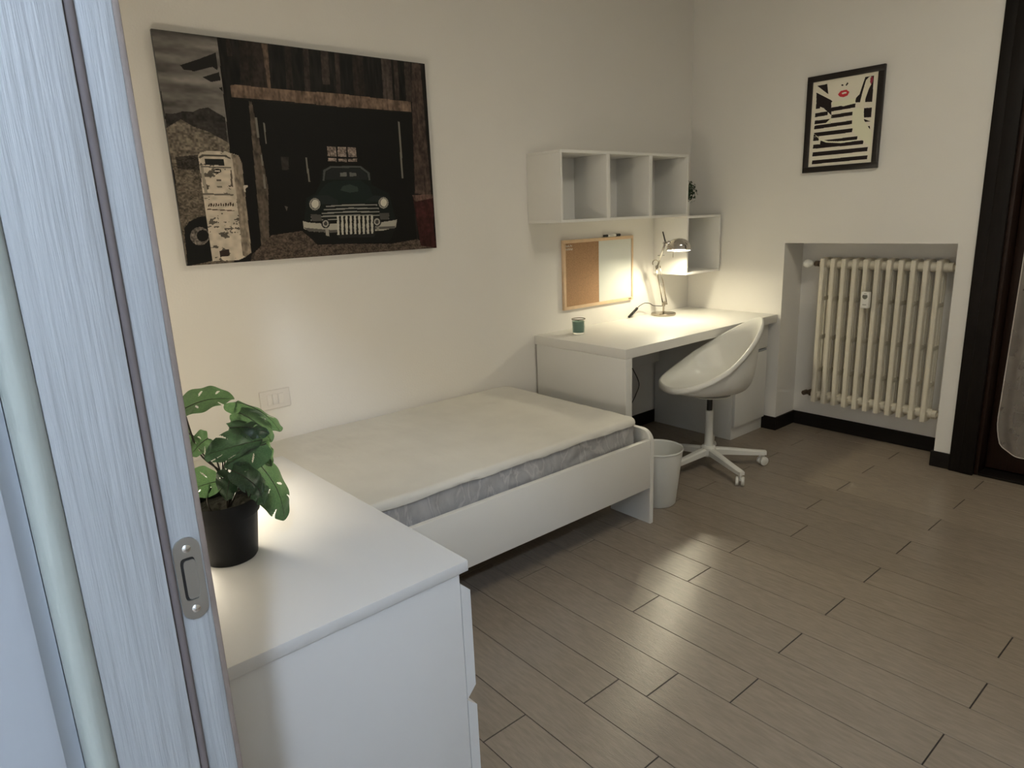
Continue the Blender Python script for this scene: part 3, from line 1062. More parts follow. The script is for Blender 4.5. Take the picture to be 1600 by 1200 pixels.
for nm, xa, xb in (('footboard', BXF, BXF + 0.024), ('headboard', BXH, BXH - 0.024)):
    b = MB()
    lo = foot_outline()
    b.prism(lo, xa, xb, 0)
    bmesh.ops.bevel(b.bm, geom=[e for e in b.bm.edges if abs(e.verts[0].co.x - e.verts[1].co.x) < 1e-6], offset=0.002, segments=2, affect='EDGES')
    b.build(nm, M['white'], bed, True, 40)
for ya in (BY0, BY1 - 0.022):
    box('side_rail', (BXF - 0.0005, ya, 0.174), (BXH + 0.0005, ya + 0.022, 0.400), M['white'], bed, 0.002)
b = MB()
b.box((BXF - 0.001, BY0 + 0.022, 0.22), (BXH, BY0 + 0.045, 0.25)).box((BXF - 0.001, BY1 - 0.045, 0.22), (BXH, BY1 - 0.022, 0.25))
b.build('slat_ledge', M['white'], bed)
sl0 = None
for k in range(14):
    xx = -1.72 - k * 0.145
    if sl0 is None:
        sl0 = box('slat', (-0.035, BY0 + 0.0235, 0.2505), (0.035, BY1 - 0.0235, 0.268), M['pine'], None, 0.002)
        s = sl0
    else:
        s = sl0.copy()
        C.objects.link(s)
    s.name = 'slat'
    s.location = (xx, 0, 0)
    s.parent = bed
    s.matrix_parent_inverse = WM(bed).inverted()

# mattress: grey core in crumpled film, fitted sheet on top
mt = thing('mattress', 'single mattress with off-white sheet and crumpled grey film sides on the bed', 'mattress', (-2.65, -0.48, 0.27))
MX0, MX1, MY0, MY1, MZ0, MZ1 = -3.66, -1.622, -0.926, -0.020, 0.270, 0.502


def rrect(a, x0, x1, y0, y1, r):
    """point on a rounded rectangle, a in 0..1 around, uniform by perimeter"""
    W, D = x1 - x0 - 2 * r, y1 - y0 - 2 * r
    q = PI / 2 * r
    per = 2 * (W + D) + 4 * q
    s = a * per
    segs = [('l', W), ('c', q), ('l', D), ('c', q), ('l', W), ('c', q), ('l', D), ('c', q)]
    cen = [(x1 - r, y0 + r), (x1 - r, y1 - r), (x0 + r, y1 - r), (x0 + r, y0 + r)]
    st = [(x0 + r, y0), (x1, y0 + r), (x1 - r, y1), (x0, y1 - r)]
    dr_ = [(1, 0), (0, 1), (-1, 0), (0, -1)]
    i = 0
    while i < 7 and s > segs[i][1]:
        s -= segs[i][1]
        i += 1
    k = i // 2
    if segs[i][0] == 'l':
        return Vector((st[k][0] + dr_[k][0] * s, st[k][1] + dr_[k][1] * s, 0)), Vector((dr_[k][1], -dr_[k][0], 0))
    t = s / r
    a0 = [-PI / 2, 0, PI / 2, PI][k]
    n = Vector((math.cos(a0 + t), math.sin(a0 + t), 0))
    return Vector((cen[k][0], cen[k][1], 0)) + n * r, n


NP = 560
ring = [rrect(i / NP, MX0, MX1, MY0, MY1, 0.06) for i in range(NP)]


def side_z(j, n):
    return j / (n - 1)


b = MB()
NS = 26


def core_fn(i, j):
    p, n = ring[i]
    v = j / (NS - 1)
    z = MZ0 + (MZ1 - 0.020 - MZ0) * v
    w_ = noise.noise(Vector((p.x * 16, p.y * 16, z * 11 + 3))) * 0.007 + noise.noise(Vector((p.x * 45 + z * 30, p.y * 45, z * 38))) * 0.0045
    bul = -0.016 * (1 - math.sin(min(1, v * 1.3 + 0.12) * PI * 0.62))
    if p.y > -0.1:
        w_ *= 0.2
        bul = min(bul, 0)
    return Vector((p.x, p.y, z)) + n * (w_ + bul - 0.008)


rows = b.grid(core_fn, NP, NS, True)
b.bm.faces.new(rows[0])
b.bm.faces.new(rows[-1])
b.build('film_wrapped_core', M['wrap'], mt, True)

b = MB()
NC = 40


def cover_fn(i, j):
    p, n = ring[i]
    v = j / (NC - 1)            # 0 hem on the side, 1 centre of the top
    hem = 0.027 + 0.006 * noise.noise(Vector((p.x * 5, p.y * 5, 0))) + 0.004 * noise.noise(Vector((p.x * 17, p.y * 17, 2)))
    er = 0.021
    if v < 0.12:
        t = v / 0.12
        z = MZ1 - er - (hem - er) * (1 - t)
        q = p + n * (0.0 + 0.003 * noise.noise(Vector((p.x * 30, p.y * 30, z * 20))))
    elif v < 0.35:
        a = (v - 0.12) / 0.23 * PI / 2
        z = MZ1 - er + er * math.sin(a)
        q = p - n * er * (1 - math.cos(a))
    else:
        t = (v - 0.35) / 0.65
        e = p - n * er
        cyy = (MY0 + MY1) / 2
        c = Vector((min(max(e.x, MX0 + 0.42), MX1 - 0.42), cyy, 0))
        q = e.lerp(c, t)
        z = MZ1 + 0.006 * math.sin(t * PI / 2)
    q = Vector((q.x, q.y, z))
    wr = noise.noise(Vector((q.x * 3.2, q.y * 3.2, 0))) * 0.006 + noise.noise(Vector((q.x * 11, q.y * 15, 1))) * 0.0022
    wr += 0.0015 * abs(noise.noise(Vector((q.x * 38, q.y * 12, 5))))
    # a few puckers towards the foot end
    d_ = math.hypot(q.x + 1.93, q.y + 0.30)
    wr += 0.005 * math.exp(-(d_ / 0.05) ** 2)
    if v > 0.2:
        q.z += wr
    # the foot end sags a little at the corner
    q.z -= 0.006 * max(0, (q.x + 1.80) / 0.17) ** 2 if q.x > -1.80 else 0
    return q


rows = b.grid(cover_fn, NP, NC, True)
bmesh.ops.remove_doubles(b.bm, verts=b.bm.verts[:], dist=0.0005)
b.build('fitted_sheet', M['sheet'], mt, True)

# ------------------------------------------------------------------ chest of drawers
DA = 0.0251
cf = thing('chest_of_drawers', 'white chest of drawers beside the doorway with the large potted plant on it', 'chest of drawers', (-3.217, -1.833, 0), None, DA)
# built in its own frame: x from -0.48 to 0 (front), y from 0 to 0.80


def cbox(name, a, b_, m, bev=0.001, parent=None):
    o = MB().box(a, b_, bev).build(name, m, None, True, 40)
    o.parent = parent or cf
    return o


TH = 0.021
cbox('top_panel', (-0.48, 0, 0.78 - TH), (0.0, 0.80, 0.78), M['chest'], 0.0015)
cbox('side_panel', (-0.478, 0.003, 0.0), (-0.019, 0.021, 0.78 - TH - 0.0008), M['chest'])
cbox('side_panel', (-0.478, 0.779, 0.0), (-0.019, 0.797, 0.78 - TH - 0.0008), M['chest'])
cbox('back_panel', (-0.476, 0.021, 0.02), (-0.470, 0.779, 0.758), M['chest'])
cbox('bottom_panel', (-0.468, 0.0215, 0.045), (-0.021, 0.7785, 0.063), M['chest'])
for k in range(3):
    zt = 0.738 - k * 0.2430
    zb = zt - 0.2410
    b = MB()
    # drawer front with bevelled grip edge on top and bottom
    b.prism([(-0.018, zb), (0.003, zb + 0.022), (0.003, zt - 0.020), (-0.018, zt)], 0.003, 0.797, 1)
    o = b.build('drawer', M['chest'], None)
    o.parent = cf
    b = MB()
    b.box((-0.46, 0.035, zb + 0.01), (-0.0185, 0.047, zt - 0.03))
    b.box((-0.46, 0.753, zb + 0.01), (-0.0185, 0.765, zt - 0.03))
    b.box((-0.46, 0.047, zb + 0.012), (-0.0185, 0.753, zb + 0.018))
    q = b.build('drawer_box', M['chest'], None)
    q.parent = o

# added lamp on the chest, out of sight behind the door frame, warms the wall
tl = thing('unseen_table_lamp', 'small added table lamp with lit round opal shade, unseen at the back of the chest of drawers', 'lamp', (-3.60, -1.20, 0.78))
MB().lathe([(0, 0), (0.050, 0), (0.050, 0.012), (0.030, 0.030), (0.012, 0.040), (0.010, 0.055), (0, 0.055)], (-3.60, -1.20, 0.7805), 32).build('base', M['whiteplast'], tl, True, 50)
MB().lathe([(0.020, 0.050), (0.050, 0.070), (0.066, 0.105), (0.062, 0.145), (0.040, 0.175), (0, 0.186)], (-3.60, -1.20, 0.7805), 40).build('shade', M['emitside'], tl, True, 50)

# ------------------------------------------------------------------ large potted plant on the chest
PC = Vector((-3.525, -1.510, 0.7805))
pp = thing('potted_plant', 'artificial plant with split green leaves in a black pot on the chest of drawers', 'plant', PC)
MB().lathe([(0, 0), (0.045, 0), (0.0475, 0.004), (0.0565, 0.088), (0.0605, 0.0885), (0.0635, 0.116), (0.0625, 0.118), (0.0600, 0.116), (0.0565, 0.085), (0.050, 0.06), (0, 0.06)], PC, 56).build('pot', M['potblack'], pp, True, 40)
b = MB()


def soil_fn(i, j):
    a, r = 2 * PI * i / 40, 0.0005 + 0.0565 * j / 12
    x, y = r * math.cos(a), r * math.sin(a)
    return PC + Vector((x, y, 0.098 + 0.005 * noise.noise(Vector((x * 70, y * 70, 0))) + 0.003 * noise.noise(Vector((x * 200, y * 200, 1)))))


b.grid(soil_fn, 40, 13, True)
b.build('soil', M['soil'], pp, True)
LEAVES = [
    ((-3.568, -1.518, 1.075), (-3.494, -1.552, 1.090), (-3.530, -1.505, 1.106), (-3.546, -1.560, 1.076)),
    ((-3.462, -1.458, 1.055), (-3.393, -1.492, 0.994), (-3.401, -1.452, 1.016), (-3.461, -1.488, 1.022)),
    ((-3.450, -1.538, 0.995), (-3.553, -1.572, 1.005), (-3.499, -1.532, 1.027), (-3.530, -1.568, 0.982)),
    ((-3.441, -1.528, 0.983), (-3.525, -1.562, 0.975), (-3.480, -1.522, 0.985), (-3.476, -1.558, 0.950)),
    ((-3.431, -1.468, 0.963), (-3.425, -1.502, 0.930), (-3.408, -1.462, 0.955), (-3.447, -1.498, 0.945)),
    ((-3.534, -1.508, 1.012), (-3.576, -1.542, 1.000), (-3.552, -1.502, 1.024), (-3.547, -1.538, 0.998)),
    ((-3.571, -1.488, 1.032), (-3.568, -1.522, 1.006), (-3.552, -1.482, 1.021), (-3.584, -1.518, 1.021)),
    ((-3.525, -1.498, 0.925), (-3.588, -1.532, 0.935), (-3.559, -1.492, 0.960), (-3.556, -1.528, 0.912)),
    ((-3.515, -1.548, 0.950), (-3.539, -1.582, 0.920), (-3.541, -1.542, 0.948), (-3.518, -1.578, 0.930)),
    ((-3.519, -1.568, 0.963), (-3.480, -1.602, 0.921), (-3.477, -1.562, 0.956), (-3.511, -1.598, 0.930)),
    ((-3.450, -1.508, 0.938), (-3.422, -1.542, 0.831), (-3.405, -1.502, 0.894), (-3.474, -1.538, 0.882)),
    ((-3.494, -1.578, 0.942), (-3.484, -1.612, 0.905), (-3.463, -1.572, 0.924), (-3.507, -1.608, 0.921)),
    ((-3.445, -1.438, 0.865), (-3.469, -1.472, 0.840), (-3.440, -1.432, 0.838), (-3.470, -1.468, 0.865)),
    ((-3.469, -1.488, 1.041), (-3.424, -1.522, 0.985), (-3.420, -1.482, 1.019), (-3.472, -1.518, 1.010)),
    ((-3.498, -1.518, 1.025), (-3.440, -1.552, 1.013), (-3.464, -1.512, 1.030), (-3.474, -1.548, 1.004)),
]
STEMS = [
    [(-3.522, -1.52, 0.944), (-3.555, -1.52, 0.994), (-3.568, -1.518, 1.074)],
    [(-3.528, -1.52, 0.949), (-3.550, -1.52, 0.992), (-3.556, -1.50, 1.020), (-3.571, -1.49, 1.031)],
    [(-3.526, -1.52, 0.955), (-3.530, -1.515, 0.99), (-3.534, -1.508, 1.011)],
    [(-3.509, -1.51, 0.954), (-3.491, -1.49, 1.010), (-3.463, -1.460, 1.054)],
    [(-3.517, -1.51, 0.957), (-3.505, -1.51, 1.000), (-3.497, -1.517, 1.024)],
    [(-3.512, -1.50, 0.950), (-3.490, -1.49, 1.000), (-3.470, -1.489, 1.040)],
    [(-3.500, -1.52, 0.940), (-3.475, -1.53, 0.975), (-3.451, -1.538, 0.994)],
    [(-3.499, -1.51, 0.940), (-3.465, -1.49, 0.970), (-3.432, -1.470, 0.962)],
    [(-3.516, -1.52, 0.900), (-3.519, -1.51, 0.925), (-3.524, -1.499, 0.924)],
    [(-3.505, -1.52, 0.900), (-3.475, -1.51, 0.935), (-3.451, -1.508, 0.937)],
    [(-3.516, -1.53, 0.920), (-3.516, -1.545, 0.945), (-3.518, -1.566, 0.962)],
    [(-3.505, -1.50, 0.890), (-3.475, -1.47, 0.885), (-3.446, -1.44, 0.866)],
    [(-3.510, -1.53, 0.910), (-3.500, -1.555, 0.935), (-3.494, -1.576, 0.941)],
    [(-3.555, -1.525, 0.90), (-3.552, -1.52, 0.917), (-3.545, -1.512, 0.930)],
]
for st_ in STEMS:
    base = [(-3.521, -1.514, 0.868), (-3.520, -1.518, 0.895)] if st_[0][2] > 0.93 else [(-3.520, -1.514, 0.868)]
    if st_[0][0] < -3.55 and st_[0][2] < 0.905:
        base = [(-3.55, -1.53, 0.875)]
    MB().tube(catmull(base + st_, 6), 0.0016, 7).build('stem', M['stem'], pp, True)


def make_leaf(B, T, A, Cc, k):
    B, T, A, Cc = Vector(B), Vector(T), Vector(A), Vector(Cc)
    ax = T - B
    L_ = ax.length
    mid = B + ax * 0.42
    va, vc = A - mid, Cc - mid
    nrm = (va - vc).cross(ax)
    nrm.normalize()
    if nrm.dot(CAM - mid) < 0:
        nrm = -nrm
    NU, NV = 61, 72
    rr = random.Random(k + 5)
    slits = []
    for side in (-1, 1):
        for q in range(2):
            slits.append((side, 0.30 + 0.26 * q + rr.uniform(-0.06, 0.06), 0.50 + rr.uniform(-0.05, 0.1), rr.random() < 0.55))
    b = MB()

    def prof(s):
        return max(0.0, math.sin(PI * min(1, (s * 0.93 + 0.07)) ** 0.75)) ** 0.72 if s < 1 else 0

    def fn(i, j):
        u = (i / (NU - 1)) * 2 - 1
        s = j / (NV - 1)
        wv = prof(s)
        au = abs(u) * wv
        back = -0.20 * au * (1 - s) ** 2 + 0.10 * au * s
        p = B + ax * (s + back)
        v_ = va if u < 0 else vc
        p = p + v_ * au
        p += nrm * (0.10 * L_ * math.sin(PI * s) - 0.16 * L_ * au ** 2 * 0.6 - 0.10 * L_ * s * s + 0.002 * math.sin(s * 19 + 3 * abs(u)) * abs(u))
        return p
    rows = b.grid(fn, NU, NV)
    kill = []
    for f in b.bm.faces:
        pass
    b.bm.faces.ensure_lookup_table()
    idx = 0
    for j in range(NV - 1):
        for i in range(NU - 1):
            u = ((i + 0.5) / (NU - 1)) * 2 - 1
            s = (j + 0.5) / (NV - 1)
            for side, s0, depth, cut in slits:
                au = u * side
                if au > 0 and L_ > 0.05:
                    cs = s0 + 0.16 * au            # slits sweep towards the tip
                    if cut and au > depth and abs(s - cs) < 0.004 + 0.045 * (au - depth):
                        kill.append(b.bm.faces[idx])
                        break
                    if not cut and ((au - depth + 0.05) / 0.20) ** 2 + ((s - cs) / 0.020) ** 2 < 1:
                        kill.append(b.bm.faces[idx])
                        break
            idx += 1
    bmesh.ops.delete(b.bm, geom=kill, context='FACES')
    bmesh.ops.remove_doubles(b.bm, verts=b.bm.verts[:], dist=0.0001)
    lf = b.build('leaf', M['leafdark'] if k in (2, 3, 9, 11, 14, 8) else M['leaf'], pp, True)
    rib = [fn(NU // 2, j) + nrm * 0.0006 for j in range(0, NV - 2)]
    MB().tube(rib, lambda t: 0.0009 * (1 - 0.7 * t), 5).build('midrib', M['stem'], lf, True)


for k, l in enumerate(LEAVES):
    make_leaf(*l, k)

# ------------------------------------------------------------------ socket plate with switches on the wall
sw = thing('switch_plate', 'ivory wall switch plate above the bed behind the potted plant', 'switch', (-2.866, 0, 0.67))
MB().box((-2.930, -0.009, 0.631), (-2.802, -0.001, 0.712), 0.004, 3).build('plate', M['plate'], sw, True, 40)
for i in range(3):
    xa = -2.901 + 0.0232 * i
    MB().box((xa, -0.012, 0.650), (xa + 0.0222, -0.0085, 0.694), 0.0012).build('rocker', M['rocker'], sw, True, 40)

# flat shapes of the two prints, painted in this order
GARAGE = [  # (texture kind, colour, outline in canvas units)
    ('sky',(92, 88, 84),[(-0.0039, -0.0095), (0.2008, -0.0108), (0.1912, 0.4752), (-0.002, 0.4289), (0.0025, 0.3291)]),
    ('hill',(38, 35, 33),[(0.0034, 0.338), (0.0339, 0.3372), (0.0547, 0.3264), (0.088, 0.3263), (0.1099, 0.3105), (0.1381, 0.3024), (0.1605, 0.32), (0.1887, 0.3413), (0.1856, 0.4949), (-0.0035, 0.5023)]),
    ('hill2',(84, 77, 68),[(-0.0003, 0.4015), (0.0155, 0.3868), (0.0479, 0.3598), (0.0817, 0.3867), (0.1273, 0.407), (0.1599, 0.4307), (0.1931, 0.4558), (0.1835, 0.5534), (0.0016, 0.5764)]),
    ('gravel',(72, 65, 56),[(0.0046, 0.5483), (0.1873, 0.5142), (0.1737, 0.652), (0.1536, 1.0069), (-0.0047, 1.0115)]),
    ('gravel',(40, 36, 32),[(0.0142, 0.5201), (0.0894, 0.5081), (0.0824, 0.5749), (0.0153, 0.5714)]),
    ('flat',(22, 20, 19),[(0.07, 0.1344), (0.1246, 0.1044), (0.1862, 0.0664), (0.1855, 0.1412), (0.1696, 0.1279), (0.1128, 0.1536), (0.0798, 0.1526)]),
    ('flat',(22, 20, 19),[(0.1341, 0.1752), (0.1884, 0.1473), (0.1905, 0.182), (0.1595, 0.1931)]),
    ('flat',(22, 20, 19),[(0.1815, 0.2154), (0.1926, 0.2096), (0.1927, 0.23)]),
    ('barn',(24, 21, 19),[(0.1973, -0.0102), (1.0048, -0.0118), (1.0015, 1.0128), (0.2158, 0.9918), (0.1892, 0.4947)]),
    ('wood',(33, 27, 23),[(0.2241, -0.001), (0.2378, 0.0021), (0.2378, 0.0742), (0.2235, 0.0763)]),
    ('wood',(30, 24, 20),[(0.2665, -0.001), (0.31, -0.0027), (0.2985, 0.1975), (0.254, 0.2025)]),
    ('wood',(39, 32, 28),[(0.3099, -0.001), (0.3659, -0.0046), (0.3551, 0.1958), (0.298, 0.2023)]),
    ('wood',(33, 27, 23),[(0.4229, -0.001), (0.4462, 0.0011), (0.4375, 0.1915), (0.4135, 0.1942)]),
    ('wood',(42, 35, 31),[(0.4901, -0.0009), (0.51, 0.0018), (0.5013, 0.2045), (0.4806, 0.2067)]),
    ('wood',(49, 41, 37),[(0.5554, -0.0009), (0.5846, 0.0005), (0.5808, 0.155), (0.5509, 0.1585)]),
    ('wood',(44, 36, 32),[(0.6102, -0.0009), (0.6271, 0.0026), (0.6212, 0.1917), (0.6036, 0.1935)]),
    ('wood',(30, 24, 20),[(0.6797, -0.0009), (0.7245, -0.0014), (0.7197, 0.1918), (0.674, 0.1966)]),
    ('wood',(57, 49, 45),[(0.8027, -0.0009), (0.8453, -0.0007), (0.8418, 0.2009), (0.7982, 0.2053)]),
    ('wood',(45, 38, 34),[(0.8549, -0.0008), (0.874, 0.0029), (0.8713, 0.198), (0.8516, 0.2)]),
    ('wood',(47, 40, 36),[(0.9035, -0.0008), (0.9331, 0.0015), (0.9309, 0.2033), (0.9006, 0.2062)]),
    ('wood',(80, 66, 56),[(0.3428, 0.0022), (0.3631, 0.0008), (0.3572, 0.1985), (0.3472, 0.1987)]),
    ('wood',(92, 76, 64),[(0.2183, 0.2001), (0.2367, 0.1951), (0.3975, 0.1979), (0.6122, 0.1947), (0.9208, 0.2043), (0.9207, 0.2548), (0.6074, 0.2576), (0.3928, 0.2505), (0.2189, 0.2516)]),
    ('flat',(9, 8, 7),[(0.2125, 0.2588), (0.9274, 0.2621), (0.8955, 0.9672), (0.2824, 0.9496), (0.2536, 0.7543)]),
    ('wood',(58, 47, 42),[(0.938, 0.0032), (0.9783, 0.0041), (0.9911, 0.7024), (0.9121, 0.6895), (0.9255, 0.26)]),
    ('wood',(70, 62, 54),[(0.2746, 0.2622), (0.2848, 0.264), (0.3056, 0.6523), (0.2824, 0.9496), (0.255, 0.9475)]),
    ('flat',(10, 9, 8),[(0.2125, 0.2588), (0.2746, 0.2622), (0.255, 0.9475), (0.2188, 0.9604), (0.2203, 0.5131), (0.1892, 0.4947)]),
    ('flat',(95, 92, 84),[(0.2894, 0.3332), (0.296, 0.3347), (0.2953, 0.423), (0.2892, 0.4234)]),
    ('flat',(95, 92, 84),[(0.316, 0.3557), (0.3213, 0.3563), (0.3188, 0.4496), (0.315, 0.4498)]),
    ('flat',(95, 92, 84),[(0.2926, 0.5007), (0.2988, 0.5004), (0.2972, 0.5507), (0.2918, 0.5508)]),
    ('flat',(95, 92, 84),[(0.2919, 0.5912), (0.2981, 0.5912), (0.2974, 0.6574), (0.2904, 0.6574)]),
    ('flat',(95, 92, 84),[(0.4549, 0.5104), (0.4608, 0.5102), (0.4645, 0.6261), (0.4577, 0.6261)]),
    ('flat',(95, 92, 84),[(0.8563, 0.3104), (0.8641, 0.3121), (0.8616, 0.6069), (0.8535, 0.607)]),
    ('gravel',(112, 100, 92),[(0.5441, 0.4543), (0.5791, 0.4528), (0.5779, 0.501), (0.5431, 0.5)]),
    ('gravel',(112, 100, 92),[(0.586, 0.4546), (0.6207, 0.453), (0.6197, 0.5017), (0.5849, 0.5018)]),
    ('gravel',(112, 100, 92),[(0.6278, 0.4538), (0.6623, 0.4533), (0.6614, 0.5025), (0.6268, 0.5026)]),
    ('gravel',(112, 100, 92),[(0.544, 0.5107), (0.5773, 0.5096), (0.5768, 0.5268), (0.5428, 0.5256)]),
    ('gravel',(112, 100, 92),[(0.5842, 0.5115), (0.6199, 0.5104), (0.6196, 0.5267), (0.5839, 0.5266)]),
    ('gravel',(112, 100, 92),[(0.6253, 0.5113), (0.6627, 0.5102), (0.6615, 0.5256), (0.6259, 0.5266)]),
    ('wood',(38, 35, 32),[(0.3635, 0.5083), (0.3921, 0.5093), (0.3885, 0.5692), (0.3644, 0.5697)]),
    ('flat',(70, 66, 60),[(0.3572, 0.7414), (0.3688, 0.747), (0.3629, 0.768)]),
    ('gravel',(62, 53, 46),[(0.2178, 0.9708), (0.2965, 0.8815), (0.4122, 0.8668), (0.4662, 0.9363), (0.7824, 0.9591), (0.9076, 0.9435), (1.0038, 1.0129), (1.0024, 1.0382), (0.2052, 1.0225)]),
    ('flat',(14, 14, 13),[(0.4168, 0.8616), (0.808, 0.8769), (0.7732, 0.9465), (0.4657, 0.9418)]),
    ('flat',(13, 17, 16),[(0.4426, 0.706), (0.4782, 0.685), (0.504, 0.6313), (0.5153, 0.5669), (0.5498, 0.5469), (0.6759, 0.544), (0.7111, 0.5745), (0.7158, 0.642), (0.7903, 0.6882), (0.7971, 0.7348), (0.811, 0.8295), (0.4247, 0.8186)]),
    ('flat',(60, 62, 60),[(0.5135, 0.6205), (0.5203, 0.5689), (0.5514, 0.549), (0.6757, 0.5462), (0.7107, 0.5801), (0.7117, 0.6194), (0.7043, 0.6172), (0.701, 0.5836), (0.6713, 0.5551), (0.5542, 0.5575), (0.5284, 0.5752), (0.5204, 0.6205)]),
    ('flat',(24, 26, 26),[(0.5251, 0.6161), (0.5317, 0.5773), (0.5558, 0.5597), (0.6703, 0.5574), (0.6971, 0.5859), (0.7007, 0.615)]),
    ('flat',(88, 88, 84),[(0.5867, 0.5819), (0.6139, 0.5782), (0.6122, 0.6002), (0.5853, 0.6004)]),
    ('flat',(80, 80, 76),[(0.6256, 0.5791), (0.6528, 0.582), (0.6535, 0.5975), (0.6258, 0.6)]),
    ('flat',(17, 25, 23),[(0.5252, 0.6366), (0.5616, 0.6202), (0.6704, 0.6196), (0.7055, 0.6533), (0.7206, 0.7103), (0.748, 0.7338), (0.5346, 0.7382), (0.4863, 0.6905)]),
    ('flat',(36, 46, 42),[(0.58, 0.6695), (0.5933, 0.6475), (0.6229, 0.6398), (0.654, 0.6532), (0.657, 0.6756), (0.6197, 0.682)]),
    ('flat',(24, 29, 28),[(0.4501, 0.7168), (0.4775, 0.6936), (0.5293, 0.6942), (0.5672, 0.719), (0.5655, 0.7411), (0.4485, 0.7362)]),
    ('flat',(24, 29, 28),[(0.6816, 0.7233), (0.7214, 0.6989), (0.7697, 0.7018), (0.7876, 0.7288), (0.7815, 0.7462), (0.7383, 0.7336)]),
    ('flat',(120, 116, 108),[(0.4946, 0.7372), (0.492, 0.7488), (0.4865, 0.7586), (0.479, 0.765), (0.4706, 0.7671), (0.4626, 0.7645), (0.4563, 0.7577), (0.4525, 0.7478), (0.4519, 0.7362), (0.4544, 0.7248), (0.4598, 0.7151), (0.4673, 0.7087), (0.4756, 0.7065), (0.4836, 0.7089), (0.49, 0.7156), (0.4939, 0.7256)]),
    ('flat',(70, 68, 64),[(0.4903, 0.7371), (0.4882, 0.7467), (0.4838, 0.7547), (0.4778, 0.7599), (0.4711, 0.7616), (0.4647, 0.7596), (0.4596, 0.754), (0.4566, 0.7459), (0.4561, 0.7363), (0.4582, 0.7269), (0.4625, 0.7189), (0.4685, 0.7137), (0.4752, 0.7119), (0.4815, 0.7139), (0.4867, 0.7194), (0.4897, 0.7275)]),
    ('flat',(165, 160, 148),[(0.4886, 0.736), (0.4868, 0.7443), (0.4831, 0.7513), (0.478, 0.7558), (0.4723, 0.7573), (0.4669, 0.7555), (0.4625, 0.7507), (0.46, 0.7436), (0.4596, 0.7353), (0.4614, 0.7271), (0.4651, 0.7202), (0.4702, 0.7156), (0.4758, 0.7141), (0.4813, 0.7158), (0.4856, 0.7206), (0.4882, 0.7277)]),
    ('flat',(120, 116, 108),[(0.784, 0.7381), (0.7815, 0.7496), (0.7759, 0.7593), (0.7681, 0.7657), (0.7594, 0.7677), (0.7509, 0.7652), (0.7441, 0.7585), (0.7399, 0.7486), (0.739, 0.7371), (0.7415, 0.7257), (0.747, 0.7161), (0.7547, 0.7097), (0.7634, 0.7075), (0.7719, 0.7099), (0.7788, 0.7166), (0.783, 0.7265)]),
    ('flat',(70, 68, 64),[(0.7791, 0.738), (0.7771, 0.7473), (0.7727, 0.7551), (0.7666, 0.7602), (0.7597, 0.7619), (0.7531, 0.7599), (0.7478, 0.7545), (0.7445, 0.7465), (0.7438, 0.7372), (0.7458, 0.728), (0.7501, 0.7202), (0.7562, 0.715), (0.763, 0.7133), (0.7696, 0.7153), (0.775, 0.7206), (0.7783, 0.7286)]),
    ('flat',(165, 160, 148),[(0.7772, 0.7368), (0.7755, 0.7447), (0.7719, 0.7514), (0.7668, 0.7559), (0.761, 0.7573), (0.7555, 0.7556), (0.7511, 0.7509), (0.7484, 0.7441), (0.7478, 0.7361), (0.7495, 0.7282), (0.7531, 0.7215), (0.7581, 0.7171), (0.7638, 0.7156), (0.7694, 0.7173), (0.7738, 0.7219), (0.7766, 0.7287)]),
    ('flat',(112, 110, 104),[(0.5164, 0.7465), (0.6222, 0.7402), (0.7326, 0.745), (0.7322, 0.7508), (0.6216, 0.748), (0.516, 0.752)]),
    ('flat',(112, 110, 104),[(0.5063, 0.7638), (0.6195, 0.7581), (0.7382, 0.7636), (0.7378, 0.7694), (0.6189, 0.7659), (0.5059, 0.7692)]),
    ('flat',(112, 110, 104),[(0.4962, 0.781), (0.6149, 0.776), (0.7398, 0.7822), (0.7394, 0.788), (0.6143, 0.7838), (0.4958, 0.7865)]),
    ('flat',(112, 110, 104),[(0.4519, 0.7969), (0.6113, 0.7939), (0.7827, 0.8024), (0.7823, 0.8082), (0.6107, 0.8018), (0.4515, 0.8023)]),
    ('flat',(112, 110, 104),[(0.4505, 0.8142), (0.6099, 0.8119), (0.7815, 0.8212), (0.7811, 0.827), (0.6094, 0.8198), (0.45, 0.8197)]),
    ('flat',(60, 58, 55),[(0.4527, 0.7871), (0.4913, 0.7885), (0.4947, 0.8216), (0.4543, 0.8198)]),
    ('flat',(60, 58, 55),[(0.7392, 0.7915), (0.7833, 0.793), (0.7792, 0.8258), (0.7397, 0.8265)]),
    ('flat',(135, 131, 121),[(0.4188, 0.8183), (0.4409, 0.8269), (0.5092, 0.8366), (0.7113, 0.8438), (0.7906, 0.8345), (0.8171, 0.8297), (0.8083, 0.871), (0.7475, 0.8855), (0.5232, 0.8819), (0.4457, 0.8719), (0.4198, 0.8563)]),
    ('flat',(70, 68, 64),[(0.4203, 0.8509), (0.5243, 0.8686), (0.8089, 0.8627), (0.8029, 0.8767), (0.5232, 0.8819), (0.4373, 0.8704)]),
    ('flat',(150, 146, 136),[(0.5565, 0.7986), (0.5647, 0.7978), (0.5587, 0.8976), (0.5505, 0.8993)]),
    ('flat',(20, 20, 19),[(0.5655, 0.7989), (0.5727, 0.7992), (0.5664, 0.8924), (0.5598, 0.8954)]),
    ('flat',(150, 146, 136),[(0.574, 0.7993), (0.5822, 0.7985), (0.5764, 0.8986), (0.568, 0.9004)]),
    ('flat',(20, 20, 19),[(0.583, 0.7996), (0.5903, 0.7999), (0.5841, 0.8934), (0.5774, 0.8964)]),
    ('flat',(150, 146, 136),[(0.5916, 0.7999), (0.5999, 0.7991), (0.5941, 0.8997), (0.5857, 0.9015)]),
    ('flat',(20, 20, 19),[(0.6007, 0.8003), (0.608, 0.8005), (0.6019, 0.8945), (0.5952, 0.8975)]),
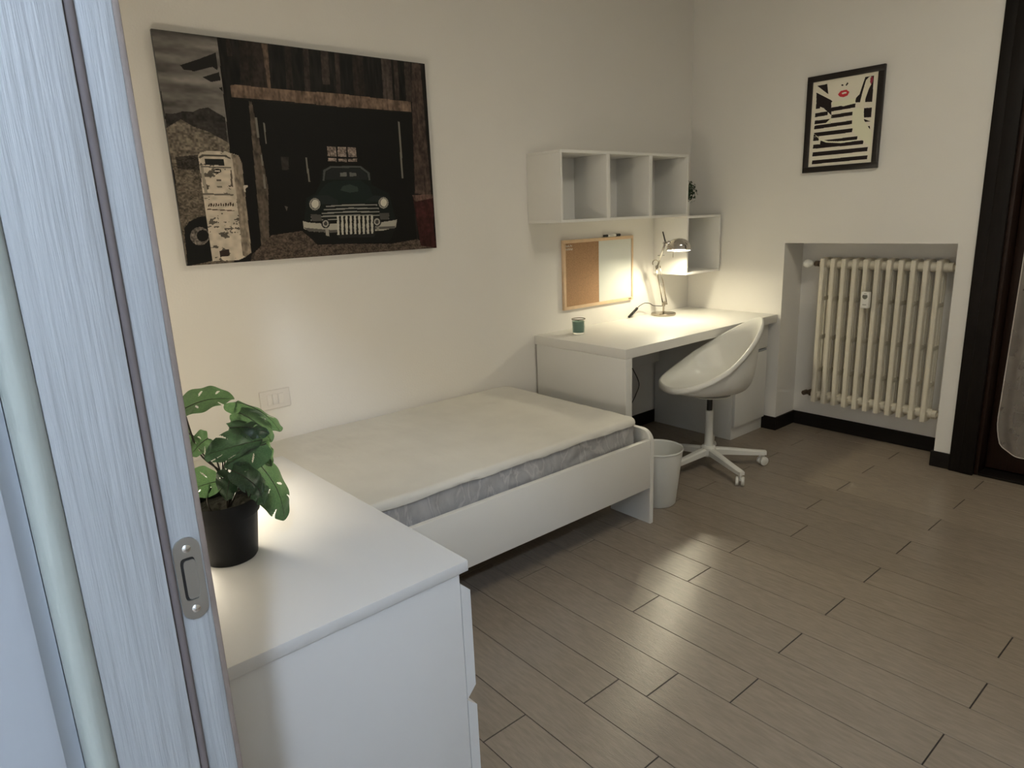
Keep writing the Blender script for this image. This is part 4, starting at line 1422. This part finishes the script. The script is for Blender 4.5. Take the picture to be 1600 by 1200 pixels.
    ('flat',(150, 146, 136),[(0.6094, 0.8006), (0.6178, 0.7998), (0.6121, 0.9008), (0.6036, 0.9026)]),
    ('flat',(20, 20, 19),[(0.6186, 0.8009), (0.626, 0.8012), (0.6199, 0.8956), (0.6132, 0.8986)]),
    ('flat',(150, 146, 136),[(0.6273, 0.8013), (0.6358, 0.8004), (0.6301, 0.9019), (0.6216, 0.9037)]),
    ('flat',(20, 20, 19),[(0.6366, 0.8016), (0.644, 0.8019), (0.638, 0.8966), (0.6312, 0.8997)]),
    ('flat',(150, 146, 136),[(0.6454, 0.8019), (0.6539, 0.8011), (0.6484, 0.903), (0.6398, 0.9048)]),
    ('flat',(20, 20, 19),[(0.6548, 0.8023), (0.6623, 0.8026), (0.6563, 0.8977), (0.6495, 0.9008)]),
    ('flat',(150, 146, 136),[(0.6637, 0.8026), (0.6722, 0.8018), (0.6668, 0.9042), (0.6581, 0.906)]),
    ('flat',(20, 20, 19),[(0.6731, 0.803), (0.6806, 0.8033), (0.6748, 0.8988), (0.6679, 0.9019)]),
    ('flat',(150, 146, 136),[(0.6821, 0.8033), (0.6907, 0.8025), (0.6853, 0.9053), (0.6766, 0.9071)]),
    ('flat',(20, 20, 19),[(0.6916, 0.8037), (0.6992, 0.804), (0.6934, 0.9), (0.6864, 0.903)]),
    ('flat',(150, 146, 136),[(0.7006, 0.804), (0.7093, 0.8032), (0.704, 0.9064), (0.6952, 0.9082)]),
    ('flat',(20, 20, 19),[(0.7102, 0.8044), (0.7179, 0.8047), (0.7122, 0.9011), (0.7052, 0.9042)]),
    ('flat',(26, 26, 25),[(0.549, 0.8947), (0.7151, 0.9001), (0.7061, 0.9183), (0.5566, 0.9133)]),
    ('flat',(24, 24, 23),[(0.5251, 0.8363), (0.523, 0.8455), (0.5186, 0.8533), (0.5124, 0.8583), (0.5056, 0.8598), (0.499, 0.8576), (0.4938, 0.852), (0.4907, 0.844), (0.4901, 0.8346), (0.4922, 0.8254), (0.4966, 0.8178), (0.5026, 0.8128), (0.5095, 0.8112), (0.516, 0.8133), (0.5213, 0.8188), (0.5245, 0.8269)]),
    ('flat',(130, 126, 118),[(0.5198, 0.836), (0.5183, 0.8428), (0.5152, 0.8484), (0.5109, 0.852), (0.5061, 0.8531), (0.5015, 0.8515), (0.4979, 0.8475), (0.4957, 0.8417), (0.4953, 0.8349), (0.4968, 0.8282), (0.4999, 0.8226), (0.5042, 0.8189), (0.5089, 0.8178), (0.5135, 0.8193), (0.5172, 0.8233), (0.5194, 0.8292)]),
    ('flat',(50, 48, 46),[(0.5145, 0.8358), (0.5137, 0.84), (0.5118, 0.8435), (0.5094, 0.8458), (0.5066, 0.8465), (0.504, 0.8455), (0.502, 0.843), (0.5007, 0.8394), (0.5005, 0.8351), (0.5014, 0.8309), (0.5032, 0.8274), (0.5057, 0.8251), (0.5084, 0.8244), (0.511, 0.8254), (0.5131, 0.8279), (0.5143, 0.8315)]),
    ('flat',(24, 24, 23),[(0.7448, 0.8384), (0.7426, 0.8481), (0.7378, 0.8563), (0.7311, 0.8615), (0.7235, 0.8631), (0.7163, 0.8608), (0.7104, 0.8549), (0.7068, 0.8464), (0.706, 0.8366), (0.7082, 0.827), (0.7129, 0.8189), (0.7195, 0.8136), (0.7271, 0.812), (0.7344, 0.8142), (0.7403, 0.82), (0.7439, 0.8285)]),
    ('flat',(130, 126, 118),[(0.7389, 0.8381), (0.7374, 0.8452), (0.734, 0.8511), (0.7293, 0.8549), (0.724, 0.8561), (0.7189, 0.8544), (0.7148, 0.8502), (0.7123, 0.844), (0.7118, 0.8369), (0.7133, 0.8298), (0.7166, 0.824), (0.7213, 0.8201), (0.7266, 0.8189), (0.7317, 0.8205), (0.7358, 0.8248), (0.7384, 0.8309)]),
    ('flat',(50, 48, 46),[(0.7331, 0.8378), (0.7322, 0.8423), (0.7302, 0.846), (0.7275, 0.8484), (0.7245, 0.8491), (0.7216, 0.8481), (0.7193, 0.8455), (0.7178, 0.8416), (0.7176, 0.8371), (0.7185, 0.8327), (0.7204, 0.829), (0.7231, 0.8266), (0.7261, 0.8259), (0.729, 0.8269), (0.7314, 0.8295), (0.7328, 0.8334)]),
    ('flat',(120, 116, 108),[(0.5029, 0.8607), (0.516, 0.8614), (0.5182, 0.9007), (0.5044, 0.8965)]),
    ('flat',(110, 106, 98),[(0.7214, 0.8665), (0.733, 0.8671), (0.7299, 0.8845), (0.7221, 0.8841)]),
    ('wood',(46, 21, 20),[(0.9003, 0.7131), (0.9983, 0.7086), (1.0, 1.0), (0.9214, 0.9815)]),
    ('wood',(80, 62, 54),[(0.897, 0.6988), (0.9969, 0.6952), (0.9979, 0.7171), (0.9094, 0.7348)]),
    ('barn',(14, 12, 11),[(1.0102, 0.4155), (1.0166, 0.4152), (1.0011, 1.0001), (0.9922, 0.8991)]),
    ('flat',(12, 12, 11),[(0.0078, 0.8296), (0.0279, 0.8012), (0.0574, 0.7829), (0.0855, 0.781), (0.0825, 0.9847), (0.0005, 1.002)]),
    ('gravel',(86, 80, 74),[(0.0842, 0.8705), (0.0802, 0.8864), (0.072, 0.8995), (0.0611, 0.9079), (0.049, 0.9102), (0.0377, 0.9062), (0.0288, 0.8965), (0.0237, 0.8826), (0.023, 0.8667), (0.027, 0.8511), (0.0349, 0.8382), (0.0457, 0.8298), (0.0576, 0.8272), (0.069, 0.831), (0.0781, 0.8405), (0.0834, 0.8544)]),
    ('flat',(14, 13, 12),[(0.0822, 0.8684), (0.0797, 0.8786), (0.0745, 0.887), (0.0675, 0.8924), (0.0598, 0.894), (0.0526, 0.8914), (0.0469, 0.8852), (0.0436, 0.8763), (0.0431, 0.866), (0.0457, 0.8559), (0.0508, 0.8475), (0.0577, 0.8421), (0.0653, 0.8405), (0.0726, 0.8429), (0.0784, 0.8491), (0.0818, 0.858)]),
    ('flat',(12, 12, 11),[(0.0892, 0.7791), (0.114, 0.78), (0.0927, 0.9907), (0.0811, 0.9845)]),
    ('rust',(158, 148, 134),[(0.0841, 0.513), (0.0915, 0.5004), (0.1117, 0.492), (0.1752, 0.4914), (0.217, 0.5083), (0.2248, 0.5425), (0.2175, 0.9582), (0.1942, 0.9772), (0.1703, 0.9897), (0.0823, 0.9867)]),
    ('wood',(110, 100, 88),[(0.1924, 0.4995), (0.217, 0.5093), (0.2248, 0.5425), (0.2175, 0.9582), (0.1942, 0.9772), (0.186, 0.9681), (0.1944, 0.5531)]),
    ('flat',(60, 56, 50),[(0.0854, 0.5196), (0.0963, 0.5078), (0.1736, 0.5069), (0.1883, 0.5191), (0.1891, 0.5259), (0.1693, 0.5149), (0.1024, 0.5152), (0.089, 0.5252)]),
    ('flat',(24, 24, 23),[(0.1028, 0.5247), (0.1659, 0.5266), (0.1661, 0.5538), (0.1041, 0.5524)]),
    ('flat',(120, 113, 102),[(0.0858, 0.5557), (0.095, 0.5536), (0.0993, 0.6811), (0.0883, 0.679)]),
    ('flat',(80, 75, 68),[(0.0897, 0.5575), (0.1863, 0.5612), (0.1866, 0.5661), (0.0892, 0.5633)]),
    ('flat',(84, 78, 70),[(0.0829, 0.677), (0.1818, 0.6819), (0.1817, 0.6899), (0.0835, 0.6848)]),
    ('flat',(30, 28, 26),[(0.128, 0.5721), (0.139, 0.568), (0.1514, 0.5717), (0.1517, 0.5833), (0.1404, 0.5894), (0.1287, 0.5856)]),
    ('flat',(170, 160, 146),[(0.1318, 0.5759), (0.1482, 0.5756), (0.1476, 0.5815), (0.1312, 0.5817)]),
    ('flat',(70, 64, 58),[(0.1328, 0.6157), (0.1484, 0.6166), (0.1476, 0.6244), (0.132, 0.6235)]),
    ('flat',(90, 84, 76),[(0.1312, 0.6451), (0.1483, 0.6461), (0.1476, 0.6529), (0.1305, 0.6519)]),
    ('flat',(50, 38, 30),[(0.0941, 0.7319), (0.1, 0.7222), (0.0997, 0.7321), (0.0949, 0.7379)]),
    ('flat',(50, 38, 30),[(0.1027, 0.7238), (0.1078, 0.7221), (0.1075, 0.7323), (0.1026, 0.7381)]),
    ('flat',(50, 38, 30),[(0.1097, 0.7313), (0.1156, 0.722), (0.1153, 0.7324), (0.1104, 0.7383)]),
    ('flat',(50, 38, 30),[(0.1184, 0.7231), (0.1235, 0.7219), (0.1231, 0.7326), (0.1182, 0.7385)]),
    ('flat',(50, 38, 30),[(0.1254, 0.7307), (0.1314, 0.7217), (0.131, 0.7328), (0.1261, 0.7387)]),
    ('flat',(50, 38, 30),[(0.1342, 0.7225), (0.1393, 0.7216), (0.1389, 0.733), (0.134, 0.7389)]),
    ('flat',(50, 38, 30),[(0.1413, 0.7301), (0.1472, 0.7215), (0.1468, 0.7332), (0.1419, 0.7391)]),
    ('flat',(50, 38, 30),[(0.1501, 0.7218), (0.1552, 0.7213), (0.1548, 0.7334), (0.1498, 0.7393)]),
    ('flat',(50, 38, 30),[(0.1573, 0.7295), (0.1633, 0.7212), (0.1628, 0.7336), (0.1578, 0.7395)]),
    ('flat',(50, 38, 30),[(0.1662, 0.7212), (0.1713, 0.7211), (0.1708, 0.7338), (0.1658, 0.7397)]),
    ('flat',(50, 38, 30),[(0.1735, 0.7288), (0.1794, 0.7209), (0.1789, 0.734), (0.1739, 0.7399)]),
    ('flat',(60, 48, 40),[(0.0898, 0.7466), (0.1781, 0.7571), (0.1777, 0.7612), (0.0893, 0.7515)]),
    ('flat',(70, 62, 54),[(0.183, 0.573), (0.1872, 0.5749), (0.184, 0.652), (0.1771, 0.6471)]),
    ('flat',(110, 100, 90),[(0.2092, 0.5135), (0.22, 0.523), (0.2254, 0.5901), (0.2131, 0.5943)]),
    ('flat',(150, 142, 130),[(0.2204, 0.6421), (0.2352, 0.6441), (0.2329, 0.6522), (0.2248, 0.6582), (0.2248, 0.6743), (0.219, 0.6722)]),
    ('flat',(40, 30, 26),[(0.11, 0.9411), (0.1421, 0.9355), (0.1413, 0.9663), (0.1101, 0.9698)]),
]
FASHION = [
    ('flat',(26, 20, 20),[(0.0666, 0.0452), (0.2252, 0.0421), (0.2548, 0.1638), (0.1765, 0.115)]),
    ('flat',(26, 20, 20),[(0.0582, 0.1201), (0.3008, 0.2323), (0.3292, 0.2525), (0.3102, 0.2622), (0.3267, 0.4095), (0.2985, 0.3923), (0.1986, 0.3171), (0.0699, 0.2681)]),
    ('flat',(26, 20, 20),[(0.0641, 0.2528), (0.1328, 0.2771), (0.1365, 0.3112), (0.0663, 0.312)]),
    ('flat',(26, 20, 20),[(0.8048, 0.0371), (0.9307, 0.0389), (0.9346, 0.3235), (0.6841, 0.3032), (0.6878, 0.2538), (0.7375, 0.2192), (0.7718, 0.1243)]),
    ('flat',(172, 167, 150),[(0.8187, 0.0735), (0.8621, 0.0436), (0.8898, 0.0398), (0.9041, 0.1247), (0.8692, 0.1767), (0.8336, 0.2713), (0.8271, 0.3271), (0.8204, 0.3973), (0.7428, 0.39), (0.7557, 0.3059), (0.7784, 0.2093)]),
    ('flat',(110, 40, 52),[(0.8805, 0.0554), (0.9125, 0.0423), (0.9254, 0.0853), (0.9017, 0.1355), (0.8786, 0.101)]),
    ('flat',(26, 20, 20),[(0.8222, 0.3804), (0.9369, 0.387), (0.9388, 0.4932), (0.8275, 0.4861)]),
    ('flat',(26, 20, 20),[(0.8331, 0.5009), (0.933, 0.5381), (0.8377, 0.5384)]),
    ('flat',(26, 20, 20),[(0.8592, 0.5889), (0.9318, 0.5892), (0.9354, 0.6495)]),
    ('flat',(26, 20, 20),[(0.0634, 0.362), (0.2682, 0.3573), (0.2631, 0.4033), (0.0579, 0.4085)]),
    ('flat',(26, 20, 20),[(0.0642, 0.4481), (0.3252, 0.4504), (0.3198, 0.4929), (0.0584, 0.4913)]),
    ('flat',(26, 20, 20),[(0.0622, 0.5076), (0.6629, 0.5003), (0.6581, 0.5422), (0.0564, 0.5509)]),
    ('flat',(26, 20, 20),[(0.0628, 0.5914), (0.6737, 0.5908), (0.6693, 0.6364), (0.0573, 0.6386)]),
    ('flat',(26, 20, 20),[(0.3208, 0.3214), (0.6912, 0.3138), (0.6869, 0.3587), (0.3159, 0.3672)]),
    ('flat',(26, 20, 20),[(0.3264, 0.4065), (0.6823, 0.4015), (0.6775, 0.4431), (0.321, 0.4489)]),
    ('flat',(26, 20, 20),[(0.0594, 0.6392), (0.1517, 0.6433), (0.1464, 0.6904), (0.054, 0.6865)]),
    ('flat',(26, 20, 20),[(0.1778, 0.6932), (0.7593, 0.6874), (0.7546, 0.7295), (0.1721, 0.7367)]),
    ('flat',(26, 20, 20),[(0.0631, 0.7329), (0.8548, 0.741), (0.8507, 0.7865), (0.0576, 0.7805)]),
    ('flat',(26, 20, 20),[(0.0621, 0.8237), (0.9265, 0.8242), (0.9228, 0.8716), (0.0568, 0.8734)]),
    ('flat',(26, 20, 20),[(0.0619, 0.921), (0.9342, 0.9174), (0.93, 0.9615), (0.0561, 0.9673)]),
    ('flat',(176, 172, 152),[(0.2388, 0.4973), (0.3054, 0.4545), (0.3385, 0.4428), (0.3221, 0.3507), (0.3456, 0.4697), (0.3001, 0.4981)]),
    ('flat',(176, 172, 152),[(0.0525, 0.5936), (0.1775, 0.6902), (0.2739, 0.7227), (0.5099, 0.7475), (0.7073, 0.7416), (0.8215, 0.7211), (0.7639, 0.7254), (0.6268, 0.7268), (0.467, 0.7237), (0.3032, 0.71), (0.1759, 0.6751), (0.0908, 0.6191)]),
    ('flat',(176, 172, 152),[(0.6547, 0.3818), (0.7402, 0.3684), (0.8204, 0.3973), (0.8345, 0.5125), (0.9679, 0.6664), (0.9686, 0.8243), (0.8647, 0.759), (0.7065, 0.6528), (0.6574, 0.5692)]),
    ('flat',(176, 172, 152),[(0.3261, 0.2609), (0.6804, 0.2559), (0.6853, 0.3133), (0.5985, 0.3191), (0.5011, 0.327), (0.4192, 0.3047), (0.3314, 0.3079)]),
    ('flat',(150, 42, 48),[(0.4052, 0.1822), (0.445, 0.149), (0.4899, 0.1451), (0.5349, 0.1442), (0.5814, 0.1747), (0.5566, 0.212), (0.499, 0.2233), (0.4383, 0.2114)]),
    ('flat',(178, 172, 160),[(0.4637, 0.1739), (0.5062, 0.1668), (0.5379, 0.1702), (0.5396, 0.1846), (0.4752, 0.1879)]),
    ('flat',(26, 20, 20),[(0.4832, 0.0874), (0.4788, 0.094), (0.4664, 0.0956), (0.4534, 0.0912), (0.4473, 0.0835), (0.4518, 0.0769), (0.4641, 0.0754), (0.4771, 0.0797)]),
    ('flat',(26, 20, 20),[(0.5133, 0.0935), (0.541, 0.0625), (0.5565, 0.0783), (0.5299, 0.101)]),
]


def raster(shapes, nx, ny, W, H, base, seed, gain=1.9):
    """colour per grid point of a flat print, painted shape by shape"""
    rs = np.random.RandomState(seed)
    s, t = np.meshgrid((np.arange(nx) + 0.5) / nx, (np.arange(ny) + 0.5) / ny)
    img = np.zeros((ny, nx, 3)) + np.array(base)

    def smooth(fx, fy):
        """value noise with fx, fy cells across"""
        g = rs.rand(int(fy) + 2, int(fx) + 2)
        x, y = s * fx, t * fy
        xi, yi = x.astype(int), y.astype(int)
        xf, yf = x - xi, y - yi
        xf, yf = xf * xf * (3 - 2 * xf), yf * yf * (3 - 2 * yf)
        return (g[yi, xi] * (1 - xf) + g[yi, xi + 1] * xf) * (1 - yf) + (g[yi + 1, xi] * (1 - xf) + g[yi + 1, xi + 1] * xf) * yf
    tex = {
        'flat': np.ones_like(s),
        'sky': 0.35 + 1.15 * (0.55 * smooth(5, 26) + 0.3 * smooth(12, 60) + 0.15 * smooth(60, 120)),
        'hill': 0.5 + 1.0 * (0.5 * smooth(50, 40) + 0.5 * smooth(160, 120)),
        'hill2': 0.35 + 1.3 * (0.4 * smooth(40, 60) + 0.6 * smooth(170, 140)),
        'gravel': 0.3 + 1.4 * (0.4 * smooth(60, 80) + 0.6 * smooth(220, 200)),
        'barn': 0.2 + 1.7 * (0.55 * smooth(60, 6) * smooth(110, 14) + 0.3 * smooth(150, 20)),
        'wood': 0.35 + 1.2 * (0.4 * smooth(130, 16) + 0.3 * smooth(60, 60) + 0.3 * smooth(190, 90)),
    }
    blot = 0.5 * smooth(30, 40) + 0.3 * smooth(80, 100) + 0.2 * smooth(200, 200)
    tex['rust'] = np.where(blot > 0.66, 0.35, 1.0) * (0.85 + 0.25 * smooth(60, 60))
    for kind, col, pts in shapes:
        ins = np.zeros_like(s, bool)
        n = len(pts)
        for i in range(n):
            x0, y0 = pts[i]
            x1, y1 = pts[(i + 1) % n]
            if y0 == y1:
                continue
            c = ((y0 <= t) & (t < y1)) | ((y1 <= t) & (t < y0))
            ins ^= c & (s < (t - y0) / (y1 - y0) * (x1 - x0) + x0)
        lin = np.array(srgb(*col)) * gain
        img[ins] = np.clip(lin[None] * tex[kind][ins][:, None] ** 1.6, 0, 0.8)
    return img


def flat_print(name, img, origin, du, dv, m, parent):
    """a flat sheet: one small face per printed dot, carrying the print as a colour attribute"""
    ny, nx, _ = img.shape
    o = np.array(origin, float)
    du, dv = np.array(du, float), np.array(dv, float)
    a, c = np.meshgrid(np.arange(nx + 1) / nx, np.arange(ny + 1) / ny)
    co = o + a[..., None] * du + c[..., None] * dv
    me = bpy.data.meshes.new(name)
    idx = np.arange((nx + 1) * (ny + 1)).reshape(ny + 1, nx + 1)
    q = np.stack([idx[:-1, :-1], idx[1:, :-1], idx[1:, 1:], idx[:-1, 1:]], -1).reshape(-1, 4)
    me.vertices.add(co.shape[0] * co.shape[1])
    me.vertices.foreach_set('co', co.reshape(-1).astype(np.float32))
    me.loops.add(q.size)
    me.loops.foreach_set('vertex_index', q.reshape(-1).astype(np.int32))
    me.polygons.add(len(q))
    me.polygons.foreach_set('loop_start', (np.arange(len(q)) * 4).astype(np.int32))
    me.polygons.foreach_set('loop_total', np.full(len(q), 4, np.int32))
    me.update(calc_edges=True)
    at = me.color_attributes.new('print', 'FLOAT_COLOR', 'CORNER')
    cc = np.ones((len(q), 4, 4), np.float32)
    cc[:, :, :3] = img.reshape(-1, 1, 3)
    at.data.foreach_set('color', cc.reshape(-1))
    me.materials.append(m)
    ob = bpy.data.objects.new(name, me)
    C.objects.link(ob)
    if parent is not None:
        ob.parent = parent
        ob.matrix_parent_inverse = WM(parent).inverted()
    return ob


# big picture panel on the left wall
GX0, GX1, GZ0, GZ1, GY = -3.1347, -2.0274, 1.241, 2.0406, -0.030
gp = thing('picture', 'large dark picture panel of an old car in a barn garage with a petrol pump', 'picture', ((GX0 + GX1) / 2, 0, GZ0))
MB().box((GX0, GY + 0.0005, GZ0), (GX1, -0.016, GZ1), 0.0008).box((GX0 + 0.05, -0.016, GZ0 + 0.05), (GX1 - 0.05, -0.001, GZ1 - 0.05)).build('panel', M['frameblk'], gp)
img = raster(GARAGE, 520, 375, 1.107, 0.8, (0.005, 0.004, 0.004), 11, 1.55)
flat_print('print', img, (GX0, GY, GZ1), (GX1 - GX0, 0, 0), (0, 0, GZ0 - GZ1), M['canvasprint'], gp)

# framed print above the radiator
FY0, FY1, FZ0, FZ1 = -0.7607, -1.1607, 1.541, 2.041
fp = thing('framed_print', 'black framed print of a red-lipped woman in black and white stripes above the radiator', 'picture', (0, (FY0 + FY1) / 2, FZ0))
b = MB()
TF = 0.030
b.box((-0.022, FY0, FZ1 - TF), (-0.001, FY1, FZ1), 0.001)
b.box((-0.022, FY0, FZ0), (-0.001, FY1, FZ0 + TF), 0.001)
b.box((-0.022, FY0, FZ0 + TF), (-0.001, FY0 - TF, FZ1 - TF), 0.001)
b.box((-0.022, FY1 + TF, FZ0 + TF), (-0.001, FY1, FZ1 - TF), 0.001)
b.build('frame', M['frameblk'], fp, True, 40)
MB().box((-0.0138, FY0 - TF, FZ0 + TF), (-0.002, FY1 + TF, FZ1 - TF)).build('backing', M['ink'], fp)
img = raster(FASHION, 260, 340, 0.4, 0.5, tuple(1.75 * c for c in srgb(180, 175, 161)), 5)
flat_print('print', img, (-0.0142, FY0 - TF, FZ1 - TF), (0, FY1 - FY0 + 2 * TF, 0), (0, 0, FZ0 - FZ1 + 2 * TF), M['paperprint'], fp)
